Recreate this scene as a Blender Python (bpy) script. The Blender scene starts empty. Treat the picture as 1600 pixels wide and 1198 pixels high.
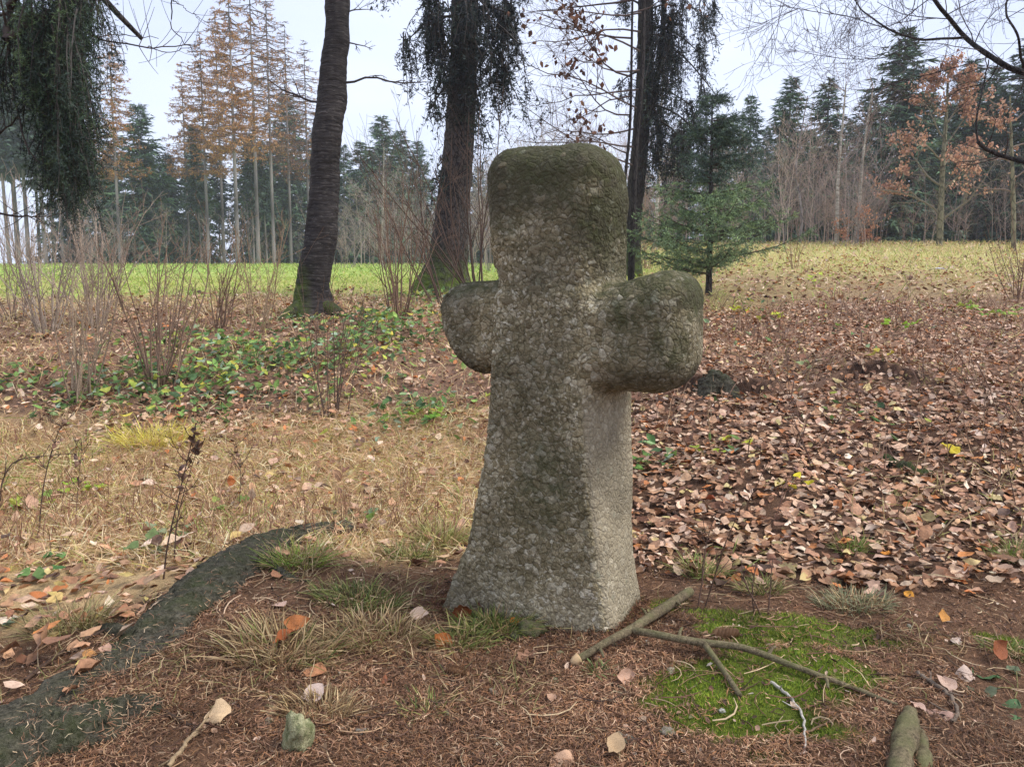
import bpy, bmesh, math, random
import numpy as np
from mathutils import Vector, Matrix

# ------------------------------------------------------------------ camera, sky, sun, exposure
scene = bpy.context.scene
COL = scene.collection
PITCH = math.atan(129 / 1200.0)
CAM_Z = 1.0
cam_data = bpy.data.cameras.new('camera')
cam_data.sensor_width = 36.0
cam_data.lens = 27.0
cam_data.clip_start = 0.02
cam_data.clip_end = 2000.0
cam = bpy.data.objects.new('camera', cam_data)
COL.objects.link(cam)
cam.location = (0.0, 0.0, CAM_Z)
cam.rotation_euler = (math.pi / 2 - PITCH, 0.0, 0.0)
scene.camera = cam

SUN_EL, SUN_AZ = math.radians(50), math.radians(100)      # azimuth from +Y towards +X
world = bpy.data.worlds.new('World')
scene.world = world
world.use_nodes = True
wn = world.node_tree
wn.nodes.clear()
w_out = wn.nodes.new('ShaderNodeOutputWorld')
w_bg = wn.nodes.new('ShaderNodeBackground')
w_sky = wn.nodes.new('ShaderNodeTexSky')
w_sky.sky_type = 'NISHITA'
w_sky.sun_disc = False
w_sky.sun_elevation = SUN_EL
w_sky.sun_rotation = SUN_AZ
w_sky.air_density = 1.0
w_sky.dust_density = 3.0
w_co = wn.nodes.new('ShaderNodeTexCoord')
w_noise = wn.nodes.new('ShaderNodeTexNoise')
w_noise.inputs['Scale'].default_value = 2.2
w_noise.inputs['Detail'].default_value = 5.0
w_map = wn.nodes.new('ShaderNodeMapping')
w_map.inputs['Scale'].default_value = (1, 1, 2.5)
w_ramp = wn.nodes.new('ShaderNodeValToRGB')              # the even cloud layer
w_ramp.color_ramp.elements[0].position = 0.3
w_ramp.color_ramp.elements[0].color = (4.85, 5.45, 7.3, 1)
w_ramp.color_ramp.elements[1].position = 0.7
w_ramp.color_ramp.elements[1].color = (6.5, 7.0, 8.6, 1)
w_mix = wn.nodes.new('ShaderNodeMix')
w_mix.data_type = 'RGBA'
w_mix.inputs[0].default_value = 0.85
wn.links.new(w_co.outputs['Generated'], w_map.inputs['Vector'])
wn.links.new(w_map.outputs['Vector'], w_noise.inputs['Vector'])
wn.links.new(w_noise.outputs['Fac'], w_ramp.inputs['Fac'])
wn.links.new(w_sky.outputs['Color'], w_mix.inputs[6])
wn.links.new(w_ramp.outputs['Color'], w_mix.inputs[7])
wn.links.new(w_mix.outputs[2], w_bg.inputs['Color'])
w_bg.inputs['Strength'].default_value = 0.082
wn.links.new(w_bg.outputs['Background'], w_out.inputs['Surface'])

sun_data = bpy.data.lights.new('sun', 'SUN')
sun_data.energy = 1.5
sun_data.angle = math.radians(25)
sun_data.color = (1.0, 0.965, 0.91)
sun = bpy.data.objects.new('sun', sun_data)
COL.objects.link(sun)
sdir = Vector((math.sin(SUN_AZ) * math.cos(SUN_EL), math.cos(SUN_AZ) * math.cos(SUN_EL), math.sin(SUN_EL)))
sun.rotation_euler = sdir.to_track_quat('Z', 'Y').to_euler()
sun.location = (6, 4, 12)

scene.view_settings.view_transform = 'Standard'
scene.view_settings.look = 'None'
scene.view_settings.exposure = 1.1
scene.view_settings.gamma = 1.0
scene.view_settings.use_curve_mapping = False
scene.render.engine = 'CYCLES'
scene.cycles.max_bounces = 6
scene.cycles.diffuse_bounces = 3
scene.cycles.glossy_bounces = 2
scene.cycles.use_denoising = True
scene.cycles.volume_bounces = 3

# ------------------------------------------------------------------ numeric helpers
def srgb(r, g, b):
    c = np.array([r, g, b]) / 255.0
    return np.where(c <= 0.04045, c / 12.92, ((c + 0.055) / 1.055) ** 2.4)

def smooth(a, b, x):
    t = np.clip((x - a) / (b - a), 0, 1)
    return t * t * (3 - 2 * t)

def hash3(ix, iy, iz, seed):
    h = (ix.astype(np.int64) * 374761393 + iy.astype(np.int64) * 668265263 + iz.astype(np.int64) * 2147483647 + seed * 1274126177) & 0xffffffff
    h = ((h ^ (h >> 13)) * 1274126177) & 0xffffffff
    h = ((h ^ (h >> 16)) * 2246822519) & 0xffffffff
    h = h ^ (h >> 15)
    return (h & 0xffffff) / float(0xffffff)

def vnoise(P, seed=0):
    F = np.floor(P); f = P - F
    F = F.astype(np.int64)
    w = f * f * f * (f * (f * 6 - 15) + 10)
    out = 0
    for dx in (0, 1):
        for dy in (0, 1):
            for dz in (0, 1):
                k = (w[:, 0] if dx else 1 - w[:, 0]) * (w[:, 1] if dy else 1 - w[:, 1]) * (w[:, 2] if dz else 1 - w[:, 2])
                out = out + k * hash3(F[:, 0] + dx, F[:, 1] + dy, F[:, 2] + dz, seed)
    return out * 2 - 1

def fbm(P, seed=0, octaves=4):
    s = 0; a = 0.5
    for o in range(octaves):
        s = s + a * vnoise(P * (2.03 ** o), seed + o * 17)
        a *= 0.5
    return s

def worley(P, seed=0, vec=False):
    F = np.floor(P).astype(np.int64)
    f1 = np.full(len(P), 9.0); f2 = np.full(len(P), 9.0); idv = np.zeros(len(P)); off = np.zeros_like(P)
    for dx in (-1, 0, 1):
        for dy in (-1, 0, 1):
            for dz in (-1, 0, 1):
                c = F + np.array([dx, dy, dz])
                q = np.stack([c[:, i] + hash3(c[:, 0], c[:, 1], c[:, 2], seed + i * 7) for i in range(3)], 1)
                d = np.sqrt(((P - q) ** 2).sum(1))
                closer = d < f1
                f2 = np.where(closer, f1, np.minimum(f2, d))
                idv = np.where(closer, hash3(c[:, 0], c[:, 1], c[:, 2], seed + 31), idv)
                off = np.where(closer[:, None], P - q, off)
                f1 = np.where(closer, d, f1)
    return (f1, f2, idv, off) if vec else (f1, f2, idv)

def n2(x, y, s, seed, octaves=3):
    x = np.atleast_1d(np.asarray(x, float)); y = np.atleast_1d(np.asarray(y, float))
    return fbm(np.stack([x * s, y * s, np.full_like(x, 0.37)], 1), seed, octaves)

def unit(v):
    return v / np.maximum(np.linalg.norm(v, axis=-1, keepdims=True), 1e-9)

# ------------------------------------------------------------------ mesh helpers
def make_mesh(name, V, polys, mat=None, col=None, smooth_shade=True):
    """polys: list of int arrays (n,3) or (n,4)"""
    V = np.asarray(V, np.float32).reshape(-1, 3)
    polys = [np.asarray(p, np.int32) for p in polys if len(p)]
    me = bpy.data.meshes.new(name)
    me.vertices.add(len(V))
    me.vertices.foreach_set('co', V.ravel())
    if polys:
        idx = np.concatenate([p.ravel() for p in polys])
        tot = np.concatenate([np.full(len(p), p.shape[1], np.int32) for p in polys])
        start = np.concatenate([[0], np.cumsum(tot)[:-1]]).astype(np.int32)
        me.loops.add(len(idx))
        me.loops.foreach_set('vertex_index', idx)
        me.polygons.add(len(tot))
        me.polygons.foreach_set('loop_start', start)
        me.polygons.foreach_set('loop_total', tot)
        me.polygons.foreach_set('use_smooth', np.full(len(tot), smooth_shade, bool))
    me.update(calc_edges=True)
    if col is not None:
        c = np.ones((len(V), 4), np.float32)
        c[:, :3] = col
        a = me.attributes.new('Col', 'FLOAT_COLOR', 'POINT')
        a.data.foreach_set('color', c.ravel())
    if mat is not None:
        me.materials.append(mat)
    return me

def add_obj(name, me, parent=None, label=None, cat=None, group=None, kind=None, loc=None):
    o = bpy.data.objects.new(name, me)
    COL.objects.link(o)
    if parent is not None:
        o.parent = parent
    if label: o['label'] = label
    if cat: o['category'] = cat
    if group: o['group'] = group
    if kind: o['kind'] = kind
    if loc is not None: o.location = loc
    return o

def thing(name, label, cat, loc=(0, 0, 0), rotz=0.0, group=None):
    o = add_obj(name, None, None, label, cat, group)
    o.location = loc
    o.rotation_euler = (0, 0, rotz)
    o.empty_display_size = 0.1
    return o

def copy_tree(root, loc, rotz=0.0, scale=1.0, label=None, group=None, tilt=(0, 0)):
    r = root.copy(); COL.objects.link(r)
    r.location = loc; r.rotation_euler = (tilt[0], tilt[1], rotz)
    r.scale = scale if hasattr(scale, '__len__') else (scale, scale, scale)
    if label: r['label'] = label
    if group: r['group'] = group
    for ch in list(root.children):
        c = ch.copy(); COL.objects.link(c); c.parent = r
        for g in ch.children:
            d = g.copy(); COL.objects.link(d); d.parent = c
    return r

class Geo:
    """collects vertices, polygons and colours for one mesh"""
    def __init__(self):
        self.V = []; self.P3 = []; self.P4 = []; self.C = []; self.n = 0
    def add(self, V, F, c=(1, 1, 1)):
        V = np.asarray(V, float).reshape(-1, 3); F = np.asarray(F, np.int64)
        C = np.broadcast_to(np.asarray(c, float), (len(V), 3))
        if len(F):
            (self.P3 if F.shape[1] == 3 else self.P4).append(F + self.n)
        self.V.append(V); self.C.append(C); self.n += len(V)
    def mesh(self, name, mat, smooth_shade=True):
        P = []
        if self.P3: P.append(np.concatenate(self.P3))
        if self.P4: P.append(np.concatenate(self.P4))
        return make_mesh(name, np.concatenate(self.V), P, mat, np.concatenate(self.C), smooth_shade)

class Tubes:
    """many thin branches, grouped by point count and swept together"""
    def __init__(self):
        self.by = {}
    def add(self, pts, radii, c=(1, 1, 1)):
        self.by.setdefault(len(pts), []).append((np.array([tuple(p) for p in pts]), np.asarray(radii, float), c))
    def into(self, geo, sides=4, cap=True):
        for k, items in self.by.items():
            P = np.stack([i[0] for i in items]); R = np.stack([i[1] for i in items])
            C = np.stack([np.asarray(i[2], float) for i in items])
            T = np.empty_like(P)
            T[:, 1:-1] = P[:, 2:] - P[:, :-2]; T[:, 0] = P[:, 1] - P[:, 0]; T[:, -1] = P[:, -1] - P[:, -2]
            T = unit(T)
            ref = np.where(np.abs(T[:, :1, 2:3]) > 0.8, np.array([[[1.0, 0, 0]]]), np.array([[[0, 0, 1.0]]]))
            U = unit(np.cross(T, ref)); W = np.cross(T, U)
            a = np.arange(sides) * 2 * math.pi / sides
            ring = P[:, :, None] + R[:, :, None, None] * (U[:, :, None] * np.cos(a)[None, None, :, None] + W[:, :, None] * np.sin(a)[None, None, :, None])
            N = len(P)
            V = ring.reshape(-1, 3)
            base = np.arange(N)[:, None, None] * (k * sides) + np.arange(k - 1)[None, :, None] * sides
            j = np.arange(sides)[None, None, :]; j2 = (np.arange(sides) + 1)[None, None, :] % sides
            F = np.stack([base + j, base + j2, base + sides + j2, base + sides + j], -1).reshape(-1, 4)
            geo.add(V, F, np.repeat(C, k * sides, axis=0))

def needles(geo, p, d, L, w, col, rng):
    """one thin triangle per needle"""
    n = len(p)
    if n == 0: return
    s = unit(np.cross(d, rng.normal(size=(n, 3)))) * np.reshape(w, (-1, 1)) * 0.5
    V = np.stack([p - s, p + s, p + d * np.reshape(L, (-1, 1))], 1).reshape(-1, 3)
    F = np.arange(3 * n).reshape(-1, 3)
    geo.add(V, F, np.repeat(np.broadcast_to(col, (n, 3)), 3, axis=0))

def blades(geo, p, up, bend, L, w, col, rng, curl=0.5, simple=False):
    """bent grass blades: 7 vertices each"""
    n = len(p)
    if n == 0: return
    L = np.reshape(L, (-1, 1)); w = np.reshape(w, (-1, 1))
    s = unit(np.cross(up, bend) + 1e-6)
    curl = np.reshape(np.broadcast_to(curl, (n,)), (-1, 1))
    vs = []
    if simple:
        for t, ww in ((0, .8), (.55, 1), (1, 0)):
            c = p + up * L * (t - 0.35 * curl * t * t) + bend * L * curl * t * t
            vs += [c - s * w * ww * .5, c + s * w * ww * .5] if ww else [c]
        V = np.stack(vs, 1).reshape(-1, 3); b = np.arange(n)[:, None] * 5; n0 = geo.n
        geo.add(V, b + np.array([0, 1, 3, 2]), np.repeat(np.broadcast_to(col, (n, 3)), 5, axis=0))
        geo.P3.append(b + np.array([2, 3, 4]) + n0)
        return
    for t, ww in ((0, .8), (.4, 1), (.75, .7), (1, 0)):
        c = p + up * L * (t - 0.35 * curl * t * t) + bend * L * curl * t * t
        if ww: vs += [c - s * w * ww * .5, c + s * w * ww * .5]
        else: vs += [c]
    V = np.stack(vs, 1).reshape(-1, 3)
    b = np.arange(n)[:, None] * 7
    F4 = np.concatenate([b + np.array([0, 1, 3, 2]), b + np.array([2, 3, 5, 4])])
    F3 = b + np.array([4, 5, 6])
    C = np.repeat(np.broadcast_to(col, (n, 3)), 7, axis=0)
    n0 = geo.n
    geo.add(V, F4, C)
    geo.P3.append(F3 + n0)

def scatter(geo, tv, tf, pos, X, Y, Z, scale, col):
    """join copies of a template: X,Y,Z are the (n,3) axes of each copy"""
    n = len(pos)
    if n == 0: return
    sc = np.reshape(scale, (n, 1, 1)) if np.ndim(scale) < 2 else np.asarray(scale)[:, None, :]
    t = tv[None] * sc
    V = pos[:, None] + t[:, :, 0:1] * X[:, None] + t[:, :, 1:2] * Y[:, None] + t[:, :, 2:3] * Z[:, None]
    k = len(tv)
    F = (np.arange(n)[:, None, None] * k + tf[None]).reshape(-1, tf.shape[1])
    geo.add(V.reshape(-1, 3), F, np.repeat(np.broadcast_to(col, (n, 3)), k, axis=0))

def axes(N, rng, tilt=0.3):
    n = len(N)
    Z = unit(N + rng.normal(size=(n, 3)) * np.reshape(tilt, (-1, 1)))
    X = unit(np.cross(Z, rng.normal(size=(n, 3))))
    return X, np.cross(Z, X), Z

def pick(palette, n, rng, jitter=0.18):
    pal = np.array([srgb(*c[:3]) for c in palette]); wts = np.array([c[3] if len(c) > 3 else 1 for c in palette], float)
    c = pal[rng.choice(len(pal), n, p=wts / wts.sum())]
    return np.clip(c * (1 + rng.normal(size=(n, 1)) * jitter) * (1 + rng.normal(size=(n, 3)) * 0.025), 0.005, 0.9)

# ------------------------------------------------------------------ materials
def nd(nt, typ, ins=None, **props):
    n = nt.nodes.new(typ)
    for k, v in props.items(): setattr(n, k, v)
    for k, v in (ins or {}).items():
        if isinstance(v, bpy.types.NodeSocket): nt.links.new(v, n.inputs[k])
        else: n.inputs[k].default_value = v
    return n

def mixc(nt, f, a, b, blend='MIX'):
    n = nt.nodes.new('ShaderNodeMix'); n.data_type = 'RGBA'; n.blend_type = blend
    for i, v in ((0, f), (6, a), (7, b)):
        if isinstance(v, bpy.types.NodeSocket): nt.links.new(v, n.inputs[i])
        else: n.inputs[i].default_value = v if i == 0 else (*tuple(v)[:3], 1)
    return n.outputs[2]

def ramp(nt, fac, stops):
    n = nt.nodes.new('ShaderNodeValToRGB')
    e = n.color_ramp.elements
    while len(e) < len(stops): e.new(0.5)
    for el, (p, c) in zip(e, stops):
        el.position = p
        el.color = (c, c, c, 1) if np.isscalar(c) else (*tuple(c)[:3], 1)
    nt.links.new(fac, n.inputs[0])
    return n.outputs[0]

def new_mat(name, rough=0.85, spec=0.2):
    m = bpy.data.materials.new(name); m.use_nodes = True
    nt = m.node_tree
    b = nt.nodes['Principled BSDF']
    b.inputs['Roughness'].default_value = rough
    b.inputs['Specular IOR Level'].default_value = spec
    return m, nt, b

def noise(nt, vec, scale, detail=4.0, rough=0.55):
    return nd(nt, 'ShaderNodeTexNoise', {'Vector': vec, 'Scale': scale, 'Detail': detail, 'Roughness': rough}).outputs['Fac']

def bump(nt, b, h, strength, dist):
    n = nd(nt, 'ShaderNodeBump', {'Height': h, 'Strength': strength, 'Distance': dist})
    nt.links.new(n.outputs[0], b.inputs['Normal'])

def veg_mat(name, scale=60, lo=0.75, hi=1.25, rough=0.75, spec=0.25, trans=0.0, objcol=False, veins=False):
    m, nt, b = new_mat(name, rough, spec)
    co = nd(nt, 'ShaderNodeTexCoord')
    base = nd(nt, 'ShaderNodeObjectInfo').outputs['Color'] if objcol else nd(nt, 'ShaderNodeAttribute', attribute_name='Col').outputs['Color']
    v = ramp(nt, noise(nt, co.outputs['Object'], scale), [(0.3, lo), (0.7, hi)])
    c = mixc(nt, 1.0, base, v, 'MULTIPLY')
    nt.links.new(c, b.inputs['Base Color'])
    if veins:
        bump(nt, b, noise(nt, co.outputs['Object'], scale * 2.5), 0.5, 0.004)
    if trans:
        t = nd(nt, 'ShaderNodeBsdfTranslucent', {'Color': c})
        mx = nd(nt, 'ShaderNodeMixShader', {0: trans, 1: b.outputs[0], 2: t.outputs[0]})
        nt.links.new(mx.outputs[0], nt.nodes['Material Output'].inputs['Surface'])
    return m

M_LITTER = veg_mat('leaf_litter', 55, 0.6, 1.3, 0.6, 0.3, veins=True)
M_LEAF1 = veg_mat('fallen_leaf', 45, 0.65, 1.25, 0.6, 0.3, objcol=True, veins=True)
M_NEEDLE = veg_mat('needle_litter', 80, 0.8, 1.2, 0.8, 0.15)
M_GRASS = veg_mat('grass', 30, 0.8, 1.2, 0.6, 0.25, trans=0.25)
M_GREEN = veg_mat('green_leaf', 50, 0.75, 1.2, 0.6, 0.2, trans=0.25)
M_SPRUCE = veg_mat('spruce_needles', 20, 0.75, 1.25, 0.6, 0.25)
M_TWIG = veg_mat('twig_bark', 120, 0.6, 1.3, 0.85, 0.2)
M_FARLEAF = veg_mat('withered_leaf', 20, 0.8, 1.2, 0.7, 0.2, trans=0.3)

def bark_mat(name, dark, light, sx, sz, moss=None, kind='plates', strength=0.9, dist=0.02):
    m, nt, b = new_mat(name, 0.9, 0.15)
    co = nd(nt, 'ShaderNodeTexCoord')
    mp = nd(nt, 'ShaderNodeMapping', {'Vector': co.outputs['Object'], 'Scale': (sx, sx, sz)})
    big = noise(nt, co.outputs['Object'], 3.0, 3)
    if kind == 'rings':          # cherry: peeling horizontal bands with pale lenticels
        n1 = noise(nt, mp.outputs[0], 1.0, 6, 0.65)
        wv = ramp(nt, n1, [(0.35, 0.0), (0.6, 0.55), (0.72, 1.0)])
        lent_ = ramp(nt, noise(nt, nd(nt, 'ShaderNodeMapping', {'Vector': co.outputs['Object'], 'Scale': (sx * 2.5, sx * 2.5, sz * 1.6)}).outputs[0], 1.0, 2), [(0.6, 0.0), (0.68, 0.6)])
        c = mixc(nt, wv, dark, light)
        c = mixc(nt, lent_, c, np.array(light) * 1.5)
        h = n1
    elif kind == 'rough':        # ragged flakes without an outline
        n1 = noise(nt, mp.outputs[0], 1.0, 8, 0.72)
        n3 = noise(nt, mp.outputs[0], 3.1, 4, 0.6)
        c = mixc(nt, ramp(nt, n1, [(0.36, 0.0), (0.66, 1.0)]), dark, light)
        c = mixc(nt, 1.0, c, ramp(nt, n3, [(0.35, 0.6), (0.6, 1.2)]), 'MULTIPLY')
        h = nd(nt, 'ShaderNodeMath', {0: n1, 1: n3}, operation='ADD').outputs[0]
    else:
        vo = nd(nt, 'ShaderNodeTexVoronoi', {'Vector': mp.outputs[0], 'Scale': 1.0}, feature='DISTANCE_TO_EDGE').outputs['Distance']
        n1 = noise(nt, mp.outputs[0], 1.6, 6, 0.65)
        c = mixc(nt, ramp(nt, n1, [(0.3, 0.0), (0.7, 1.0)]), dark, light)
        edge = ramp(nt, vo, [(0.0, 0.35), (0.14, 1.0)])
        c = mixc(nt, 1.0, c, edge, 'MULTIPLY')
        h = nd(nt, 'ShaderNodeMath', {0: n1, 1: edge}, operation='MULTIPLY').outputs[0]
    c = mixc(nt, 1.0, c, ramp(nt, big, [(0.3, 0.75), (0.7, 1.25)]), 'MULTIPLY')
    if moss is not None:
        a = nd(nt, 'ShaderNodeAttribute', attribute_name='Col')
        sp = nd(nt, 'ShaderNodeSeparateColor', {0: a.outputs['Color']})
        mm = nd(nt, 'ShaderNodeMath', {0: sp.outputs[0], 1: ramp(nt, noise(nt, co.outputs['Object'], 14, 5), [(0.35, 0.2), (0.6, 1.4)])}, operation='MULTIPLY', use_clamp=True).outputs[0]
        c = mixc(nt, mm, c, mixc(nt, noise(nt, co.outputs['Object'], 50), np.array(moss) * 0.5, np.array(moss) * 1.5))
    nt.links.new(c, b.inputs['Base Color'])
    bump(nt, b, h, strength, dist)
    return m

M_CHERRY = bark_mat('cherry_bark', srgb(36, 33, 32), srgb(82, 77, 74), 7, 42, moss=srgb(88, 104, 44), kind='rings', dist=0.03)
M_SPRUCEBARK = bark_mat('spruce_bark', srgb(52, 48, 46), srgb(98, 92, 87), 26, 13, moss=srgb(95, 110, 50), dist=0.02)
M_DARKBARK = bark_mat('dark_bark', srgb(42, 39, 38), srgb(78, 72, 68), 40, 8, moss=srgb(80, 92, 48), dist=0.02)
M_ROOT = bark_mat('root_bark', srgb(48, 45, 38), srgb(112, 105, 90), 60, 60, moss=srgb(62, 72, 36), kind='rough', dist=0.012)
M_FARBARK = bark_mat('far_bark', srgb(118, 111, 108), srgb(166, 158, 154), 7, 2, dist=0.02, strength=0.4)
M_BIRCH = bark_mat('birch_bark', srgb(120, 112, 100), srgb(206, 198, 184), 6, 22, kind='rings', strength=0.2)
M_STICK = bark_mat('stick_bark', srgb(72, 62, 48), srgb(140, 124, 98), 110, 110, moss=srgb(104, 104, 68), kind='rough', strength=0.6, dist=0.004)

def rock_mat(name, light_mul=1.0, per_object=False):
    """pebbly conglomerate with algae; attribute Col: r = algae, g = bare pale stone, b = dark weathering, damp and painted contact shade at the foot, darker undersides"""
    m, nt, b = new_mat(name, 0.9, 0.15)
    co = nd(nt, 'ShaderNodeTexCoord').outputs['Object']
    if per_object:
        co = nd(nt, 'ShaderNodeVectorMath', {0: co, 1: nd(nt, 'ShaderNodeObjectInfo').outputs['Location']}, operation='ADD').outputs[0]
    warp = nd(nt, 'ShaderNodeVectorMath', {0: co, 1: nd(nt, 'ShaderNodeVectorMath', {0: nd(nt, 'ShaderNodeTexNoise', {'Vector': co, 'Scale': 22.0, 'Detail': 3.0}).outputs['Color'], 1: (0.03, 0.03, 0.03)}, operation='MULTIPLY').outputs[0]}, operation='ADD').outputs[0]
    v1 = nd(nt, 'ShaderNodeTexVoronoi', {'Vector': warp, 'Scale': 48.0}, feature='F1')
    e1 = nd(nt, 'ShaderNodeTexVoronoi', {'Vector': warp, 'Scale': 48.0}, feature='DISTANCE_TO_EDGE').outputs['Distance']
    v2 = nd(nt, 'ShaderNodeTexVoronoi', {'Vector': warp, 'Scale': 120.0}, feature='F1')
    cell = nd(nt, 'ShaderNodeSeparateColor', {0: v1.outputs['Color']}).outputs[0]
    cell2 = nd(nt, 'ShaderNodeSeparateColor', {0: v2.outputs['Color']}).outputs[0]
    fine = noise(nt, co, 160, 5, 0.6)
    big = noise(nt, co, 5.0, 4)
    c = ramp(nt, cell, [(0.0, srgb(118, 105, 78)), (0.4, srgb(153, 139, 107)), (0.75, srgb(178, 164, 133)), (1.0, srgb(222, 212, 186))])
    c2 = ramp(nt, cell2, [(0.0, srgb(108, 96, 70)), (0.5, srgb(152, 138, 106)), (0.82, srgb(186, 173, 142)), (1.0, srgb(228, 219, 194))])
    c = mixc(nt, ramp(nt, big, [(0.4, 0.3), (0.6, 0.8)]), c, c2)
    c = mixc(nt, 1.0, c, ramp(nt, e1, [(0.0, 0.55), (0.10, 1.0)]), 'MULTIPLY')
    c = mixc(nt, 1.0, c, ramp(nt, fine, [(0.3, 0.65), (0.7, 1.3)]), 'MULTIPLY')
    c = mixc(nt, 1.0, c, ramp(nt, noise(nt, co, 3.6, 5, .6), [(0.32, (.66, .66, .64)), (0.5, (1.10, 1.10, 1.10)), (0.68, (1.40, 1.40, 1.42))]), 'MULTIPLY')
    if per_object:
        r = nd(nt, 'ShaderNodeObjectInfo').outputs['Random']
        c = mixc(nt, 1.0, c, ramp(nt, r, [(0, srgb(205, 196, 180)), (0.6, srgb(245, 240, 228)), (1, (1.7, 1.68, 1.6))]), 'MULTIPLY')
        base_alg = nd(nt, 'ShaderNodeSeparateColor', {0: nd(nt, 'ShaderNodeObjectInfo').outputs['Color']})
    else:
        base_alg = nd(nt, 'ShaderNodeSeparateColor', {0: nd(nt, 'ShaderNodeAttribute', attribute_name='Col').outputs['Color']})
    # pale bare stone
    bare = mixc(nt, fine, srgb(136, 124, 102), srgb(178, 166, 142))
    c = mixc(nt, nd(nt, 'ShaderNodeMath', {0: base_alg.outputs[1], 1: 0.75}, operation='MULTIPLY').outputs[0], c, bare)
    # weathering, damp and painted contact shade at the foot, darker undersides
    c = mixc(nt, base_alg.outputs[2], c, mixc(nt, fine, srgb(50, 48, 40), srgb(82, 77, 64)))
    # algae
    an = ramp(nt, noise(nt, co, 26, 6, 0.65), [(0.32, 0.25), (0.62, 1.15)])
    am = nd(nt, 'ShaderNodeMath', {0: base_alg.outputs[0], 1: an}, operation='MULTIPLY', use_clamp=True).outputs[0]
    alg = mixc(nt, noise(nt, co, 70, 4), srgb(50, 53, 34), srgb(92, 92, 60))
    c = mixc(nt, am, c, alg)
    # lichen crusts on the mossy parts
    lv = nd(nt, 'ShaderNodeTexVoronoi', {'Vector': warp, 'Scale': 24.0}, feature='F1')
    lr = nd(nt, 'ShaderNodeSeparateColor', {0: lv.outputs['Color']}).outputs[1]
    ld_ = nd(nt, 'ShaderNodeMath', {0: noise(nt, co, 110, 4), 1: .5, 2: lv.outputs['Distance']}, operation='MULTIPLY_ADD').outputs[0]
    lm = nd(nt, 'ShaderNodeMath', {0: ramp(nt, ld_, [(.42, 1.0), (.54, 0.0)]), 1: ramp(nt, lr, [(.74, 0.0), (.78, 1.0)])}, operation='MULTIPLY').outputs[0]
    lm = nd(nt, 'ShaderNodeMath', {0: lm, 1: .42}, operation='MULTIPLY').outputs[0]
    c = mixc(nt, lm, c, mixc(nt, fine, srgb(112, 114, 92), srgb(166, 166, 142)))
    nt.links.new(c, b.inputs['Base Color'])
    h1 = nd(nt, 'ShaderNodeMath', {0: ramp(nt, e1, [(0, 0), (0.2, 1)]), 1: 0.5}, operation='MULTIPLY').outputs[0]
    h1b = nd(nt, 'ShaderNodeMath', {0: cell2, 1: 0.55, 2: h1}, operation='MULTIPLY_ADD').outputs[0]
    h1c = nd(nt, 'ShaderNodeMath', {0: cell, 1: 0.5, 2: h1b}, operation='MULTIPLY_ADD').outputs[0]
    h2 = nd(nt, 'ShaderNodeMath', {0: fine, 1: 0.8, 2: h1c}, operation='MULTIPLY_ADD').outputs[0]
    h3 = nd(nt, 'ShaderNodeMath', {0: ramp(nt, v2.outputs['Distance'], [(0, 1), (0.7, 0)]), 1: 0.35, 2: h2}, operation='MULTIPLY_ADD').outputs[0]
    bump(nt, b, h3, 0.8, 0.006)
    return m

M_ROCK = rock_mat('conglomerate_stone')
def pebble_mat():
    m, nt, b = new_mat('conglomerate_pebble', .85, .2)
    co = nd(nt, 'ShaderNodeTexCoord').outputs['Object']; oi = nd(nt, 'ShaderNodeObjectInfo')
    c = ramp(nt, oi.outputs['Random'], [(0, srgb(128, 115, 88)), (.5, srgb(154, 141, 112)), (.85, srgb(178, 166, 138)), (1, srgb(212, 202, 178))])
    c = mixc(nt, 1.0, c, ramp(nt, noise(nt, co, 3.5, 6, .65), [(.3, .7), (.7, 1.2)]), 'MULTIPLY')
    sp = nd(nt, 'ShaderNodeSeparateColor', {0: oi.outputs['Color']})
    c = mixc(nt, sp.outputs[2], c, srgb(74, 68, 56))
    c = mixc(nt, nd(nt, 'ShaderNodeMath', {0: sp.outputs[0], 1: ramp(nt, noise(nt, co, 1.6, 4), [(.4, .2), (.65, 1)])}, operation='MULTIPLY').outputs[0], c, srgb(92, 92, 58))
    nt.links.new(c, b.inputs['Base Color'])
    bump(nt, b, noise(nt, co, 6, 6), .5, .15)
    return m
M_PEBBLE = pebble_mat()

# ------------------------------------------------------------------ terrain
_ty = np.linspace(-40, 260, 6001)
def _profile(pts):
    y = np.interp(_ty, [p[0] for p in pts], [p[1] for p in pts])
    out = y.copy()
    for rad, lo in ((8, -99), (40, 12)):           # smooth the corners, wider farther out
        k = np.hanning(2 * rad + 1); k /= k.sum()
        s = np.convolve(np.pad(out, rad, mode='edge'), k, 'valid')
        out = np.where(_ty > lo, s, out)
    return out
PROF_L = _profile([(-40, -1.5), (-6, -.1), (0, 0), (3.5, -.01), (4.4, .14), (5, .25), (5.5, .4), (6.1, .58), (7, .82), (9, 1.02), (16, 1.45), (45, 3.12), (80, 3.5), (260, 3.9)])
PROF_R = _profile([(-40, -1.5), (-6, -.1), (0, 0), (2.75, 0), (3.3, .08), (4, .22), (5.2, .44), (8, .8), (11, 1.18), (18, 2.05), (26, 2.9), (40, 3.3), (260, 4.6)])

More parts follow.
